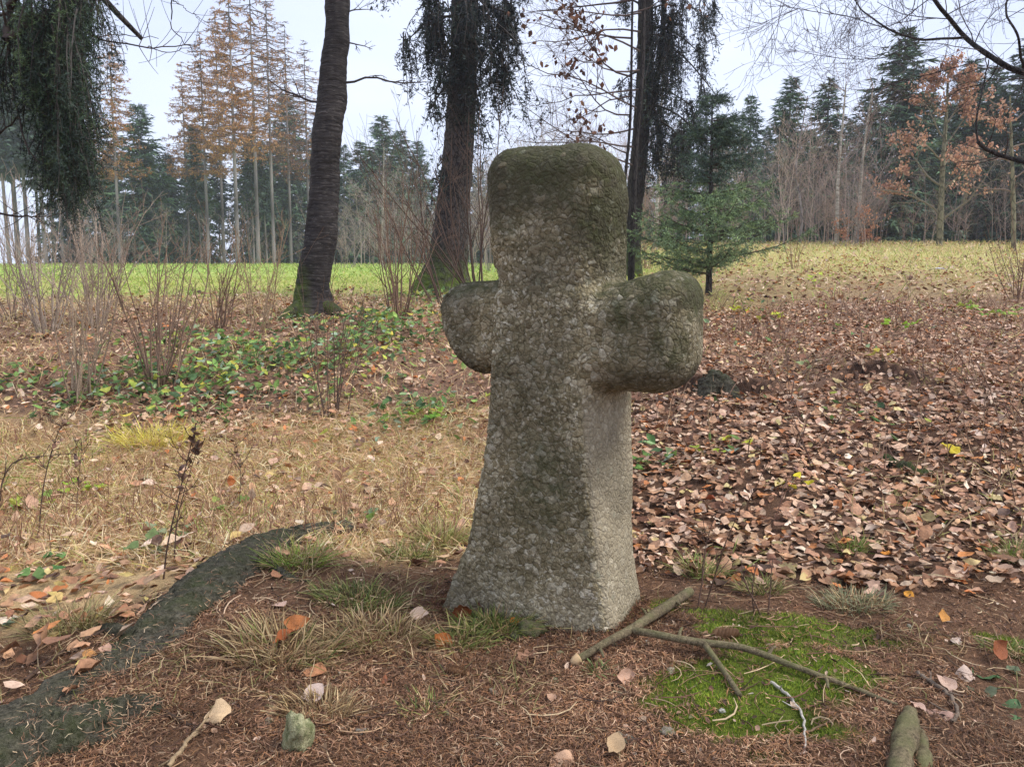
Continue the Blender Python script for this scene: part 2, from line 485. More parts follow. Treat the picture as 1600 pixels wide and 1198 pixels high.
def H(x, y):
    x = np.atleast_1d(np.asarray(x, float)); y = np.atleast_1d(np.asarray(y, float))
    w = smooth(-.6, 1.6, x - 0.05 * (y - 3))
    z = np.interp(y, _ty, PROF_L) * (1 - w) + np.interp(y, _ty, PROF_R) * w
    near = 1 - smooth(7, 16, y)
    z = z + 0.03 * n2(x, y, 1.6, 3) + 0.022 * near * n2(x, y, 5.0, 5)
    z = z + 0.15 * w * smooth(2.9, 4.4, y) * near * n2(x, y, 1.1, 8, 3)
    # the little bank that crosses the right slope, and the hollow at the old stump
    z = z + 0.09 * w * smooth(2.0, 2.6, x) * np.exp(-((y - (4.3 + .25 * np.sin(x * 1.7))) / .2) ** 2) * near
    ys = 5.12 + .10 * np.sin(x * 3.1) + .06 * np.sin(x * 8.3)
    z = z + .15 * smooth(1.0, 1.25, x) * smooth(3.4, 2.2, x) * (.6 + .4 * np.sin(x * 5.0 + 1)) * smooth(ys, ys + .07, y) * np.exp(-np.maximum(y - ys, 0) / .8)
    z = z - 0.06 * np.exp(-(((x - 1.5) / .25) ** 2 + ((y - 5.02) / .10) ** 2))
    # mossy swell in front of the cross, mound by the root on the left
    z = z + 0.035 * np.exp(-(((x - .62) / .35) ** 2 + ((y - 2.1) / .28) ** 2))
    z = z + 0.07 * np.exp(-(((x + .85) / .4) ** 2 + ((y - 2.5) / .9) ** 2)) 
    z = z + 0.015 * np.exp(-(((x - .1) / .6) ** 2 + ((y - 2.4) / .5) ** 2))
    return z

def Hn(x, y, e=0.03):
    zx = (H(x + e, y) - H(x - e, y)) / (2 * e); zy = (H(x, y + e) - H(x, y - e)) / (2 * e)
    return unit(np.stack([-zx, -zy, np.ones_like(zx)], 1))

_c, _s = math.cos(PITCH), math.sin(PITCH)
def ray(u, v):
    xc = (u - 800) / 1200.0; yc = (599 - v) / 1200.0
    return np.array([xc, _c + yc * _s, -_s + yc * _c])
def at(u, v, Y):
    """point seen at photo position (u, v), Y metres ahead"""
    r = ray(u, v)
    return np.array([0, 0, CAM_Z]) + r * (Y / r[1])
_tt = np.geomspace(1.0, 120, 3000)
def ground_at(u, v, dz=0.0):
    r = ray(u, v)
    P = np.array([0, 0, CAM_Z]) + r[None] * _tt[:, None]
    below = P[:, 2] < H(P[:, 0], P[:, 1]) + dz
    i = int(np.argmax(below)) if below.any() else len(_tt) - 1
    p = P[i]
    return np.array([p[0], p[1], H(p[0], p[1])[0] + dz])
def on_ground(x, y, dz=0.0):
    return np.array([x, y, H(x, y)[0] + dz])

# ground cover by place
def z_needle(x, y):
    yb = np.interp(x, [-6, -3, -1.5, -1.0, -.2, .35, .8, 2.5, 5], [1.6, 2.0, 2.2, 2.75, 2.92, 2.72, 2.58, 2.62, 2.5])
    return smooth(.14, -.14, y - yb + .3 * n2(x, y, 2.2, 41))
def z_left(x, y):
    return 1 - smooth(-.3, .6, x - .06 * (y - 2.5) + .4 * n2(x, y, 1.2, 43))
def z_dry(x, y):
    return z_left(x, y) * (1 - z_needle(x, y)) * smooth(5.3, 4.5, y + .5 * n2(x, y, 1.3, 44))
def z_field(x, y):
    return smooth(7.4, 11.5, y + 2.5 * n2(x, y, .7, 45)) * (1 - smooth(.6, 3.4, x - .06 * y + 1.0 * n2(x, y, .5, 46)))
def z_farR(x, y):
    return (1 - z_field(x, y)) * smooth(8.5, 16, y + 3 * n2(x, y, .4, 47))
def z_leaf(x, y):
    return np.clip(1 - z_needle(x, y) - .8 * z_dry(x, y) - z_field(x, y) - .75 * z_farR(x, y), 0, 1)
MOSS = [(*ground_at(1230, 985)[:2], .27, .12, 1.2), (*ground_at(1150, 1075)[:2], .24, .11, 1.2), (*ground_at(1270, 1040)[:2], .20, .11, 1.2), (*ground_at(1060, 1090)[:2], .14, .06, .8),
        (*ground_at(1340, 990)[:2], .08, .04, .9), (*ground_at(1585, 1010)[:2], .09, .05, .9), (*ground_at(1190, 1130)[:2], .18, .07, 1.0), (*ground_at(1040, 945)[:2], .07, .04, .8), (*ground_at(1210, 1180)[:2], .1, .04, .6),
        (*ground_at(1140, 960)[:2], .12, .05, .8)]
def z_moss(x, y):
    m = np.zeros(len(np.atleast_1d(x)))
    for cx, cy, rx, ry, a in MOSS:
        m = np.maximum(m, a * np.exp(-((x - cx) / rx) ** 2 - ((y - cy) / ry) ** 2))
    return smooth(.24, .5, m + .5 * n2(x, y, 8, 48))

# ------------------------------------------------------------------ the ground: one sheet to the horizon
def graded(a, b, step, lo, hi, g=1.12):
    core = list(np.arange(a, b, step))
    s, p = step, b
    up = []
    while p < hi:
        up.append(p); s *= g; p += s
    up.append(hi)
    s, p = step * g, a - step * g
    dn = []
    while p > lo:
        dn.append(p); s *= g; p -= s
    dn.append(lo)
    return np.array(dn[::-1] + core + up)
gx = graded(-2.6, 3.4, .038, -240, 240)
gy = graded(1.1, 6.2, .038, -40, 255, 1.09)
GX, GY = np.meshgrid(gx, gy)
fx, fy = GX.ravel(), GY.ravel()
fz = H(fx, fy)
def lerp(a, b, w): return a * (1 - w[:, None]) + b * w[:, None]
gcol = lerp(np.tile(srgb(104, 79, 62), (len(fx), 1)), np.tile(srgb(150, 119, 98), (len(fx), 1)), smooth(3.6, 6.5, fy))  # near litter ground coloured dark to stand in for shade between leaves
gcol = lerp(gcol, np.tile(srgb(200, 170, 126), (len(fx), 1)), z_dry(fx, fy))
gcol = lerp(gcol, np.tile(srgb(182, 172, 110), (len(fx), 1)), z_farR(fx, fy))
gcol = lerp(gcol, np.tile(srgb(120, 91, 70), (len(fx), 1)), z_needle(fx, fy))
fcol = lerp(np.tile(srgb(182, 178, 106), (len(fx), 1)), np.tile(srgb(150, 174, 86), (len(fx), 1)), np.clip(smooth(9, 26, fy) + .4 * n2(fx, fy, .3, 50), 0, 1))
gcol = lerp(gcol, fcol, z_field(fx, fy))
steep = smooth(.86, .66, Hn(fx, fy, .04)[:, 2]) * (fy > 3) * (fy < 9)
gcol = lerp(gcol, np.tile(srgb(74, 56, 46), (len(fx), 1)), steep)
gcol = lerp(gcol, np.tile(srgb(104, 116, 46), (len(fx), 1)), z_moss(fx, fy))
soil = smooth(.25, .45, n2(fx, fy, 3.0, 51)) * z_needle(fx, fy) * .6
gcol = lerp(gcol, np.tile(srgb(116, 94, 78), (len(fx), 1)), soil)
m, nt, b = new_mat('ground', 0.95, 0.1)
co = nd(nt, 'ShaderNodeTexCoord').outputs['Object']
at_ = nd(nt, 'ShaderNodeAttribute', attribute_name='Col').outputs['Color']
g1 = noise(nt, co, 90, 6, 0.7); g2 = noise(nt, co, 12, 5, 0.6); g3 = noise(nt, co, 1.2, 4)
c = mixc(nt, 1.0, at_, ramp(nt, g1, [(0.3, 0.55), (0.7, 1.45)]), 'MULTIPLY')
c = mixc(nt, 1.0, c, ramp(nt, g2, [(0.3, 0.75), (0.7, 1.22)]), 'MULTIPLY')
c = mixc(nt, 1.0, c, ramp(nt, g3, [(0.3, (0.9, 0.86, 0.82)), (0.7, (1.08, 1.1, 1.1))]), 'MULTIPLY')
nt.links.new(c, b.inputs['Base Color'])
bump(nt, b, nd(nt, 'ShaderNodeMath', {0: g1, 1: g2}, operation='ADD').outputs[0], 0.9, 0.02)
M_GROUND = m
nx, ny = len(gx), len(gy)
ii = (np.arange(ny - 1)[:, None] * nx + np.arange(nx - 1)[None]).ravel()
quads = np.stack([ii, ii + 1, ii + nx + 1, ii + nx], 1)
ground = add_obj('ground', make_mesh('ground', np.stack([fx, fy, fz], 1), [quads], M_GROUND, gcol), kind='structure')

# ------------------------------------------------------------------ the stone cross
def rbox(px, py, pz, hx, hy, hz, r):
    qx, qy, qz = np.abs(px) - hx + r, np.abs(py) - hy + r, np.abs(pz) - hz + r
    out = np.sqrt(np.maximum(qx, 0) ** 2 + np.maximum(qy, 0) ** 2 + np.maximum(qz, 0) ** 2)
    return out + np.minimum(np.maximum(qx, np.maximum(qy, qz)), 0) - r
def smin(a, b, k):
    h = np.clip(.5 + .5 * (b - a) / k, 0, 1)
    return b * (1 - h) + a * h - k * h * (1 - h)
def cross_sdf(x, y, z):
    x0, y0 = x, y
    # the right-hand side face is not square to the front
    x = x - np.where(x > 0, 1, 0) * np.interp(z, [0, .3, .74, 1.1, 1.35, 1.5], [0, .02, .068, .055, .02, .01]) * np.clip((y + .155) / .31, 0, 1.1) * smooth(0, .1, x)
    cx = np.interp(z, [-.2, 0, .05, .2, .4, 1.0], [-.04, -.035, -.03, -.016, 0, 0])
    hx = np.interp(z, [-.2, -.02, .05, .2, .4, .6, .74, 1.0], [.33, .30, .282, .236, .193, .168, .154, .146])
    hy = np.interp(z, [-.2, 0, .1, .75, 1.0], [.185, .172, .162, .155, .135])
    sh = rbox(x - cx, y, z - .42, hx, hy, .62, .035)
    hhx = np.interp(z, [.85, 1.0, 1.06, 1.18, 1.30, 1.5], [.150, .153, .162, .186, .198, .196])
    dent = -.004 * np.exp(-((x - .0) / .05) ** 2) * smooth(1.3, 1.45, z)
    hd = rbox(x - np.interp(z, [.95, 1.2], [.014, .003]), y, z - 1.13 + .05 * x, hhx, .134, .338 + dent, .092)
    # the right arm swells towards its end, the left one is shorter
    x = x0
    xr = np.clip(x, 0, .45)
    ra = rbox(x - .215, y, z - (.868 + .125 * xr), .238, .142 + .03 * xr, .130 + .13 * xr, .112)
    la = rbox(x + .185, y - .012, z - (.922 + .03 * x), .198, .128, .150, .09)
    # the left arm's lower outer corner is broken away
    cut = -(x + .30) * .78 - (z - .83) * .62
    la = -smin(-la, -(cut - .0), .03)
    d = smin(sh, hd, .03)
    d = smin(d, ra, .045)
    d = smin(d, la, .014)
    return d
def surface_nets(f, lo, hi, h):
    n = [int((b_ - a_) / h) + 2 for a_, b_ in zip(lo, hi)]
    X, Y, Z = np.meshgrid(*[lo[i] + h * np.arange(n[i]) for i in range(3)], indexing='ij')
    D = f(X, Y, Z).astype(np.float32)
    S = D < 0
    cnt = sum(S[i:n[0] - 1 + i, j:n[1] - 1 + j, k:n[2] - 1 + k].astype(np.int8) for i in (0, 1) for j in (0, 1) for k in (0, 1))
    act = (cnt > 0) & (cnt < 8)
    idx = np.full(act.shape, -1, np.int64); cells = np.argwhere(act)
    idx[act] = np.arange(len(cells))
    acc = np.zeros((len(cells), 3)); num = np.zeros(len(cells))
    corners = [(i, j, k) for i in (0, 1) for j in (0, 1) for k in (0, 1)]
    for a in corners:
        for ax in range(3):
            if a[ax]: continue
            b_ = list(a); b_[ax] = 1
            da = D[cells[:, 0] + a[0], cells[:, 1] + a[1], cells[:, 2] + a[2]]
            db = D[cells[:, 0] + b_[0], cells[:, 1] + b_[1], cells[:, 2] + b_[2]]
            s = (da < 0) != (db < 0)
            t = np.where(s, da / np.where(s, da - db, 1), 0)
            p = np.array(a, float)[None] + np.zeros((len(cells), 1)); p[:, ax] += t
            acc += p * s[:, None]; num += s
    V = np.array(lo) + (cells + acc / num[:, None]) * h
    faces = []
    for ax in range(3):
        a1, a2 = (ax + 1) % 3, (ax + 2) % 3
        sl0 = [slice(None)] * 3; sl1 = [slice(None)] * 3
        sl0[ax] = slice(0, -1); sl1[ax] = slice(1, None)
        s0, s1 = S[tuple(sl0)], S[tuple(sl1)]
        e = np.argwhere(s0 != s1)
        e = e[(e[:, a1] > 0) & (e[:, a2] > 0) & (e[:, a1] < n[a1] - 1) & (e[:, a2] < n[a2] - 1)]
        def ix(d1, d2):
            q = e.copy(); q[:, a1] += d1; q[:, a2] += d2
            return idx[q[:, 0], q[:, 1], q[:, 2]]
        F = np.stack([ix(-1, -1), ix(0, -1), ix(0, 0), ix(-1, 0)], 1)
        inside = s0[e[:, 0], e[:, 1], e[:, 2]]
        F[~inside] = F[~inside][:, ::-1]
        faces.append(F)
    return V, np.concatenate(faces)
def sdf_normal(f, V, e=.004):
    g = np.stack([f(V[:, 0] + e * (i == 0), V[:, 1] + e * (i == 1), V[:, 2] + e * (i == 2)) - f(V[:, 0] - e * (i == 0), V[:, 1] - e * (i == 1), V[:, 2] - e * (i == 2)) for i in range(3)], 1)
    return unit(g)
CV, CF = surface_nets(cross_sdf, (-.45, -.26, -.16), (.52, .26, 1.56), .0043)
CN = sdf_normal(cross_sdf, CV)
# slow undulation, then pebbles, then grit
side = smooth(.45, .8, CN[:, 0]) * smooth(.85, .7, CV[:, 2])                 # right side of the shaft, worn smooth
right_arm = smooth(.16, .26, CV[:, 0]) * smooth(.7, .8, CV[:, 2]) * smooth(1.2, 1.1, CV[:, 2])
pebbly = np.clip(1 - .75 * side - .75 * right_arm - .5 * smooth(1.18, 1.32, CV[:, 2]), .15, 1)
disp = .012 * fbm(CV * 5, 61, 2) + .006 * fbm(CV * 13, 62, 3)
wp = CV + .012 * np.stack([fbm(CV * 22, 63 + k, 2) for k in range(3)], 1)
def fragments(cell, seed, sx=1.15):
    f1, f2, idv, off = worley(wp * np.array([1, 1, sx]) / cell, seed, True)
    k = (idv * 9973).astype(np.int64)
    tilt = np.stack([hash3(k, k, k, seed + 40 + q) - .5 for q in range(3)], 1)
    edge = smooth(0, .16, f2 - f1)
    return (idv - .4) * .9 + (off * tilt).sum(1) * 2.2, edge
fa, ea = fragments(.030, 64)
fb_, eb = fragments(.015, 65)
fc, ec = fragments(.0088, 66)
patch = smooth(-.2, .25, fbm(CV * 6, 66, 2) - CV[:, 0] * .9 + .05)
disp = disp + pebbly * (.0042 * np.clip(fa, -.25, 1) * patch * ea + .0026 * np.clip(fb_, -.35, 1) * eb + .0013 * fc - .0015 * (1 - ea) * patch)
disp = disp + .0016 * fbm(CV * 90, 67, 2)
CVd = CV + CN * disp[:, None]
X_, Y_, Z_ = CV.T
nz = CN[:, 2]
alg = .8 * smooth(1.06, 1.42, Z_ + .34 * fbm(CV * 6, 68, 4) + .3 * np.clip(X_, -.1, .2))
alg = np.maximum(alg, .9 * right_arm * smooth(.74, .98, Z_ + .3 * fbm(CV * 7, 69, 3)))
alg = np.maximum(alg, .85 * smooth(.3, .8, nz))
alg = np.maximum(alg, .8 * np.exp(-((X_ - .04) / .13) ** 2 - ((Z_ - .46) / .2) ** 2) * (CN[:, 1] < .2) * (1 - side))
alg = np.maximum(alg, .22)
alg = alg * (1 - .85 * side) * (1 - .6 * smooth(.22, .05, Z_))
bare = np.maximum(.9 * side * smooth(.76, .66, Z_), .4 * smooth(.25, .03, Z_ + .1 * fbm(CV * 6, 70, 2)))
dark = .82 * smooth(1.0, 1.42, Z_ + .36 * fbm(CV * 6, 71, 4)) + .35 * right_arm + .4 * smooth(.45, .9, CN[:, 0]) * (Z_ > .98) + .3 * smooth(.05, -.01, Z_ + .05 * fbm(CV * 12, 73, 2)) + .35 * smooth(-.15, -.7, nz) * (Z_ > .6) + .5 * (smooth(-.19, -.24, X_) * (Z_ > .7) * (Z_ < 1.15))  # weathering; damp and contact shade painted at foot; undersides, head's right side darker
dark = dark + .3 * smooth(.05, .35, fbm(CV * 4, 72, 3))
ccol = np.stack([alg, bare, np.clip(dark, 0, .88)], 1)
CROSS_LOC = np.array([.13, 2.42, 0.0]); CROSS_ROT = math.radians(-25)
CROSS_LOC[2] = H(.13, 2.42)[0] - .01
cross = thing('stone_cross', 'large weathered stone cross of pebbly conglomerate standing in the clearing', 'stone cross', CROSS_LOC, CROSS_ROT)
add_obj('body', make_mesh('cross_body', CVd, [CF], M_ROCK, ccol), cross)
# pebbles that stand proud of the stone
def lump(seed, sub=2, squash=(1, 1, 1), amp=.18):
    bm = bmesh.new(); bmesh.ops.create_icosphere(bm, subdivisions=sub, radius=1)
    V = np.array([v.co[:] for v in bm.verts]); F = np.array([[v.index for v in f.verts] for f in bm.faces]); bm.free()
    return V * (1 + amp * fbm(V * 1.3 + seed * 5.1, seed, 2))[:, None] * np.array(squash), F
rng = np.random.default_rng(7)
peb_meshes = []
for k in range(8):
    V, F = lump(100 + k, 2, (1, .78 + .05 * (k % 3), .6), .8)
    peb_meshes.append(make_mesh('cross_pebble', V, [F], M_PEBBLE, smooth_shade=False))
cand = np.argsort(rng.random(len(CV)))
front = (CN[:, 1] < .25) & (side < .25) & (Z_ > .04)
placed = []
hue = np.array(ccol)
for i in cand:
    if len(placed) >= 230: break
    p = CV[i]
    if not front[i]: continue
    wl = (.9 if p[0] < -.02 else .45) * (1 if .15 < p[2] < 1.25 else .3) * (.35 if right_arm[i] > .3 else 1)
    if rng.random() > wl: continue
    big_here = (p[0] < -.06 and .2 < p[2] < .72) or (p[0] < .05 and .98 < p[2] < 1.2)
    s = rng.choice([.008, .010, .013, .017], p=[.36, .36, .22, .06]) if not big_here else rng.choice([.010, .014, .018, .022], p=[.3, .34, .24, .12])
    if any((p[0] - q[0]) ** 2 + (p[1] - q[1]) ** 2 + (p[2] - q[2]) ** 2 < ((s + q[3]) * .95) ** 2 for q in placed): continue
    placed.append((*p, s))
    o = add_obj('pebble', peb_meshes[len(placed) % 8], cross)
    nrm = Vector(CN[i]); q = nrm.to_track_quat('Z', 'Y') @ Matrix.Rotation(rng.uniform(0, 6.28), 3, 'Z').to_quaternion()
    o.rotation_mode = 'QUATERNION'; o.rotation_quaternion = q
    o.location = CVd[i] - CN[i] * s * .36
    o.scale = (s * rng.uniform(.9, 1.35), s, s * rng.uniform(.8, 1.1))
    o.color = (float(alg[i]) * .7, 0, float(ccol[i, 2]) * .6, 1)

# ------------------------------------------------------------------ tapered limbs with bark relief (trunks, roots, branches)
def spline(ctrl, n):
    P = np.asarray(ctrl, float); k = len(P)
    t = np.linspace(0, k - 1, n); i = np.clip(t.astype(int), 0, k - 2); f = (t - i)[:, None]
    p0 = P[np.clip(i - 1, 0, k - 1)]; p1 = P[i]; p2 = P[i + 1]; p3 = P[np.clip(i + 2, 0, k - 1)]
    return .5 * ((2 * p1) + (-p0 + p2) * f + (2 * p0 - 5 * p1 + 4 * p2 - p3) * f ** 2 + (-p0 + 3 * p1 - 3 * p2 + p3) * f ** 3)
def limb(ctrl, radii, around=24, along=60, relief=None, flare=0.0, lobes=5, flare_h=.25, seed=0, moss=None, squash=1.0):
    P = spline(ctrl, along)
    R = np.interp(np.linspace(0, 1, along), np.linspace(0, 1, len(radii)), radii)
    T = unit(np.gradient(P, axis=0))
    ref = np.array([1.0, 0, 0]) if abs(T[0][2]) > .8 else np.array([0, 0, 1.0])
    U = unit(np.cross(T, ref)); W = np.cross(T, U)
    a = np.linspace(0, 2 * math.pi, around, endpoint=False)
    dirs = U[:, None] * np.cos(a)[None, :, None] + W[:, None] * np.sin(a)[None, :, None]
    rr = np.repeat(R[:, None], around, 1)
    if flare:
        h = np.linalg.norm(P - P[0], axis=1)[:, None]
        rr = rr * (1 + flare * np.exp(-h / flare_h) * (1 + .55 * np.cos(lobes * a[None] + seed) + .3 * np.cos((lobes - 2) * a[None] + 2 * seed)))
    V = (P[:, None] + dirs * rr[..., None]).reshape(-1, 3)
    Nn = dirs.reshape(-1, 3)
    if relief is not None:
        V = V + Nn * (relief(V) * np.minimum(1, rr.ravel() / .03))[:, None]
    if squash != 1.0:
        c = np.repeat(P, around, 0); V[:, 2] = c[:, 2] + (V[:, 2] - c[:, 2]) * squash
    i = (np.arange(along - 1)[:, None] * around + np.arange(around)[None])
    j = (np.arange(along - 1)[:, None] * around + (np.arange(around)[None] + 1) % around)
    F = np.stack([i, j, j + around, i + around], -1).reshape(-1, 4)
    caps = np.concatenate([V, P[:1], P[-1:]])
    n = len(V)
    k = np.arange(around); k2 = (k + 1) % around
    F3 = np.concatenate([np.stack([k2, k, np.full(around, n)], 1), np.stack([(along - 1) * around + k, (along - 1) * around + k2, np.full(around, n + 1)], 1)])
    col = np.zeros((len(caps), 3))
    if moss is not None:
        col[:n, 0] = moss(V, Nn)
    return caps, [F, F3], col
def limb_obj(name, mat, parent, *a, **k):
    kw = {q: k.pop(q) for q in ('label', 'cat', 'group') if q in k}
    V, P, c = limb(*a, **k)
    return add_obj(name, make_mesh(name, V, P, mat, c), parent, **kw)
def rel_plates(scale, amp, seed, stretch=(1, 1, .5)):
    def f(V):
        q = V * np.array(stretch) * scale
        a, b_, i = worley(q + .35 * np.stack([vnoise(q * 1.5, seed + k) for k in range(3)], 1), seed)
        return amp * (smooth(0, .22, b_ - a) * (.5 + .7 * i) - .4) + amp * .8 * fbm(V * scale * .35, seed + 9, 2)
    return f

# ------------------------------------------------------------------ the spruce beside the camera: roots reach into the picture, a bough hangs into it
rng = np.random.default_rng(11)
BASE_S = on_ground(-1.62, .55)
near_spruce = thing('spruce_tree', 'spruce at the left edge whose dark roots cross the foreground and whose bough hangs in', 'tree', BASE_S)
def loc_s(P): return np.asarray(P) - BASE_S
tr = [BASE_S + [0, 0, -.1], BASE_S + [0, .01, .8], BASE_S + [.02, .03, 3], BASE_S + [.05, .05, 7.5]]
limb_obj('trunk', M_SPRUCEBARK, near_spruce, loc_s(tr), [.30, .26, .22, .16], around=40, along=120, relief=rel_plates(26, .012, 81), flare=.7, lobes=5, flare_h=.3, seed=3, moss=lambda V, N: smooth(1.0, .1, V[:, 2]) * .7)
root_px = [(548, 832, .02, .035), (478, 838, .0, .075), (400, 868, .0, .092), (335, 915, .0, .104), (270, 972, -.008, .100), (190, 1035, -.018, .088), (95, 1088, -.02, .085)]
rp = [ground_at(u, v) + [0, 0, dz] for u, v, dz, r in root_px] + [on_ground(-1.25, 1.35, .0), on_ground(-1.45, .95, .05)]
rr = [r for *_, r in root_px] + [.10, .15]
mossf = lambda V, N: np.clip(.02 + .25 * N[:, 2] + .6 * fbm(V * 6, 84, 2), 0, .45)
def rel_flakes(amp, seed):
    def f(V):
        w = V + .02 * np.stack([fbm(V * 30, seed + k, 2) for k in range(3)], 1)
        a, b_, i, off = worley(w / .028, seed, True)
        k = (i * 9973).astype(np.int64)
        t = np.stack([hash3(k, k, k, seed + 50 + q) - .5 for q in range(3)], 1)
        return amp * ((i - .45) + 2.2 * (off * t).sum(1)) + 1.6 * amp * fbm(V * 16, seed + 5, 3) + .028 * fbm(V * 5, seed + 6, 2)
    return f
root_big = limb_obj('root', M_ROOT, near_spruce, loc_s(rp), rr, around=64, along=300, relief=rel_flakes(.011, 82), moss=mossf, squash=.62)
for (ua, va), (ub, vb), (uc, vc), rs_ in (((420, 880), (455, 905), (505, 915), .016), ((230, 1000), (170, 985), (120, 990), .022)):
    limb_obj('rootlet', M_ROOT, root_big, loc_s([ground_at(ua, va, .0), ground_at(ub, vb, .0), ground_at(uc, vc, -rs_)]), [rs_ * 1.5, rs_, rs_ * .4], around=14, along=40, relief=lambda V: .008 * fbm(V * 30, 184, 2), moss=mossf)
root_big['label'] = 'long dark root with scaly bark running towards the stone cross'
rp2 = [ground_at(285, 1098, -.05), ground_at(205, 1122, -.015), ground_at(110, 1152, .0), ground_at(20, 1185, .0), on_ground(-1.2, 1.25, .02), on_ground(-1.42, .8, .06)]
r2 = limb_obj('root', M_ROOT, near_spruce, loc_s(rp2), [.02, .06, .085, .09, .11, .17], around=48, along=200, relief=rel_flakes(.011, 83), moss=lambda V, N: np.clip(.1 + .3 * N[:, 2] + .7 * fbm(V * 6, 85, 2), 0, .7), squash=.72)
ROOTS = []; EDGE = []
for o_ in (root_big, r2):
    v_ = np.empty(len(o_.data.vertices) * 3, np.float32); o_.data.vertices.foreach_get('co', v_)
    w_ = np.empty(len(o_.data.vertices) * 3, np.float32); o_.data.vertices.foreach_get('normal', w_)
    v_ = v_.reshape(-1, 3) + BASE_S; w_ = w_.reshape(-1, 3); k_ = np.abs(v_[:, 2] - H(v_[:, 0], v_[:, 1])) < .03; EDGE.append((v_[k_], w_[k_])); ROOTS.append((v_[w_[:, 2] > .15], w_[w_[:, 2] > .15]))
r2['label'] = 'shorter mossy root at the lower left corner'

def strand_needles(geo, tubes, starts, lengths, rng, seg=10, twig_step=.03, twig_len=(.03, .07), needle=(.015, .0022), per_twig=12, palette=None, sway=.12, out=None, side_drop=.55, twig_col=(.04, .032, .026), cord=.004):
    """hanging spruce strands: a thin cord with short side twigs set with needles"""
    P0 = []; D = []; C = []
    for k, (s, L) in enumerate(zip(starts, lengths)):
        p = np.array(s, float); d = np.array([0, 0, -1.0]) + rng.normal(size=3) * .25
        if out is not None: d = d + out[k]
        d /= np.linalg.norm(d)
        pts = [p.copy()]
        for i in range(seg):
            d = d + rng.normal(size=3) * sway + np.array([0, 0, -.25]); d /= np.linalg.norm(d)
            p = p + d * L / seg; pts.append(p.copy())
        pts = np.array(pts)
        tubes.add(pts, np.linspace(cord, cord * .3, len(pts)), twig_col)
        n = max(3, int(L / twig_step))
        t = np.sort(rng.random(n)) * seg
        i = np.clip(t.astype(int), 0, seg - 1); f = (t - i)[:, None]
        q = pts[i] * (1 - f) + pts[i + 1] * f
        dd = unit(pts[i + 1] - pts[i])
        sd = unit(rng.normal(size=(n, 3)) * np.array([1, 1, .35]) + dd * side_drop)
        P0.append(q); D.append(sd); C.append(np.full(n, k))
    P0 = np.concatenate(P0); D = np.concatenate(D); C = np.concatenate(C)
    n = len(P0)
    tl = rng.uniform(*twig_len, n)
    col = pick(palette, len(starts), rng, .22)[C]
    for j in range(per_twig):
        t = rng.random(n)
        base = P0 + D * (tl * t)[:, None] + np.array([0, 0, -1]) * (tl * t * t * .5)[:, None]
        nd_ = unit(D * .7 + rng.normal(size=(n, 3)) * .75)
        needles(geo, base, nd_, needle[0] * rng.uniform(.7, 1.3, n), needle[1], col * rng.uniform(.75, 1.25, (n, 1)), rng)
NP_DARK = [(38, 46, 46, 3), (46, 56, 52, 3), (34, 40, 44, 2), (60, 74, 60, 1)]
NP_GREEN = [(54, 68, 56, 3), (66, 86, 62, 2), (42, 54, 48, 3), (86, 106, 68, 1)]
# the near bough, top left: a limb above the frame with many pendent strands
g = Geo(); t = Tubes()
limb_c = [BASE_S + [.03, .04, 2.6], np.array([-1.75, 1.8, 2.95]), np.array([-2.0, 3.0, 2.75]), np.array([-1.98, 3.7, 2.5]), np.array([-1.85, 4.0, 2.3])]
limb_obj('limb', M_SPRUCEBARK, near_spruce, loc_s(limb_c), [.05, .04, .03, .018, .01], around=10, along=40)
st, ln, ou = [], [], []
tuft = [(rng.normal(98, 25), 3.5 + rng.normal() * .16, rng.uniform(-90, 262), rng.uniform(.75, 1.12)) for _ in range(46)] + [(rng.uniform(-60, 50), 3.5, rng.uniform(-90, 150), .7) for _ in range(6)]
for k in range(380):
    tu, tY, tv_, tl_ = tuft[k % len(tuft)]
    u = tu + rng.normal() * 9; Y = tY + rng.normal() * .035; v0 = tv_ + rng.normal() * 22
    if u > 150: u = 150 - rng.random() * 20
    vend = 240 + 125 * math.exp(-((u - 95) / 38) ** 2) + rng.normal() * 16
    a_, b_ = at(u, v0, Y), at(u, vend, Y)
    st.append(a_ - BASE_S); ln.append(max(.1, min(.5, a_[2] - b_[2])) * tl_ * rng.uniform(.6, 1.05)); ou.append(rng.normal(size=3) * .12)
strand_needles(g, t, st, ln, rng, seg=7, twig_step=.017, twig_len=(.03, .09), needle=(.018, .0034), per_twig=13, palette=NP_GREEN, sway=.08, out=ou)
t.into(g, 3)
add_obj('bough', g.mesh('bough', M_SPRUCE, False), near_spruce)
t = Tubes(); g = Geo()
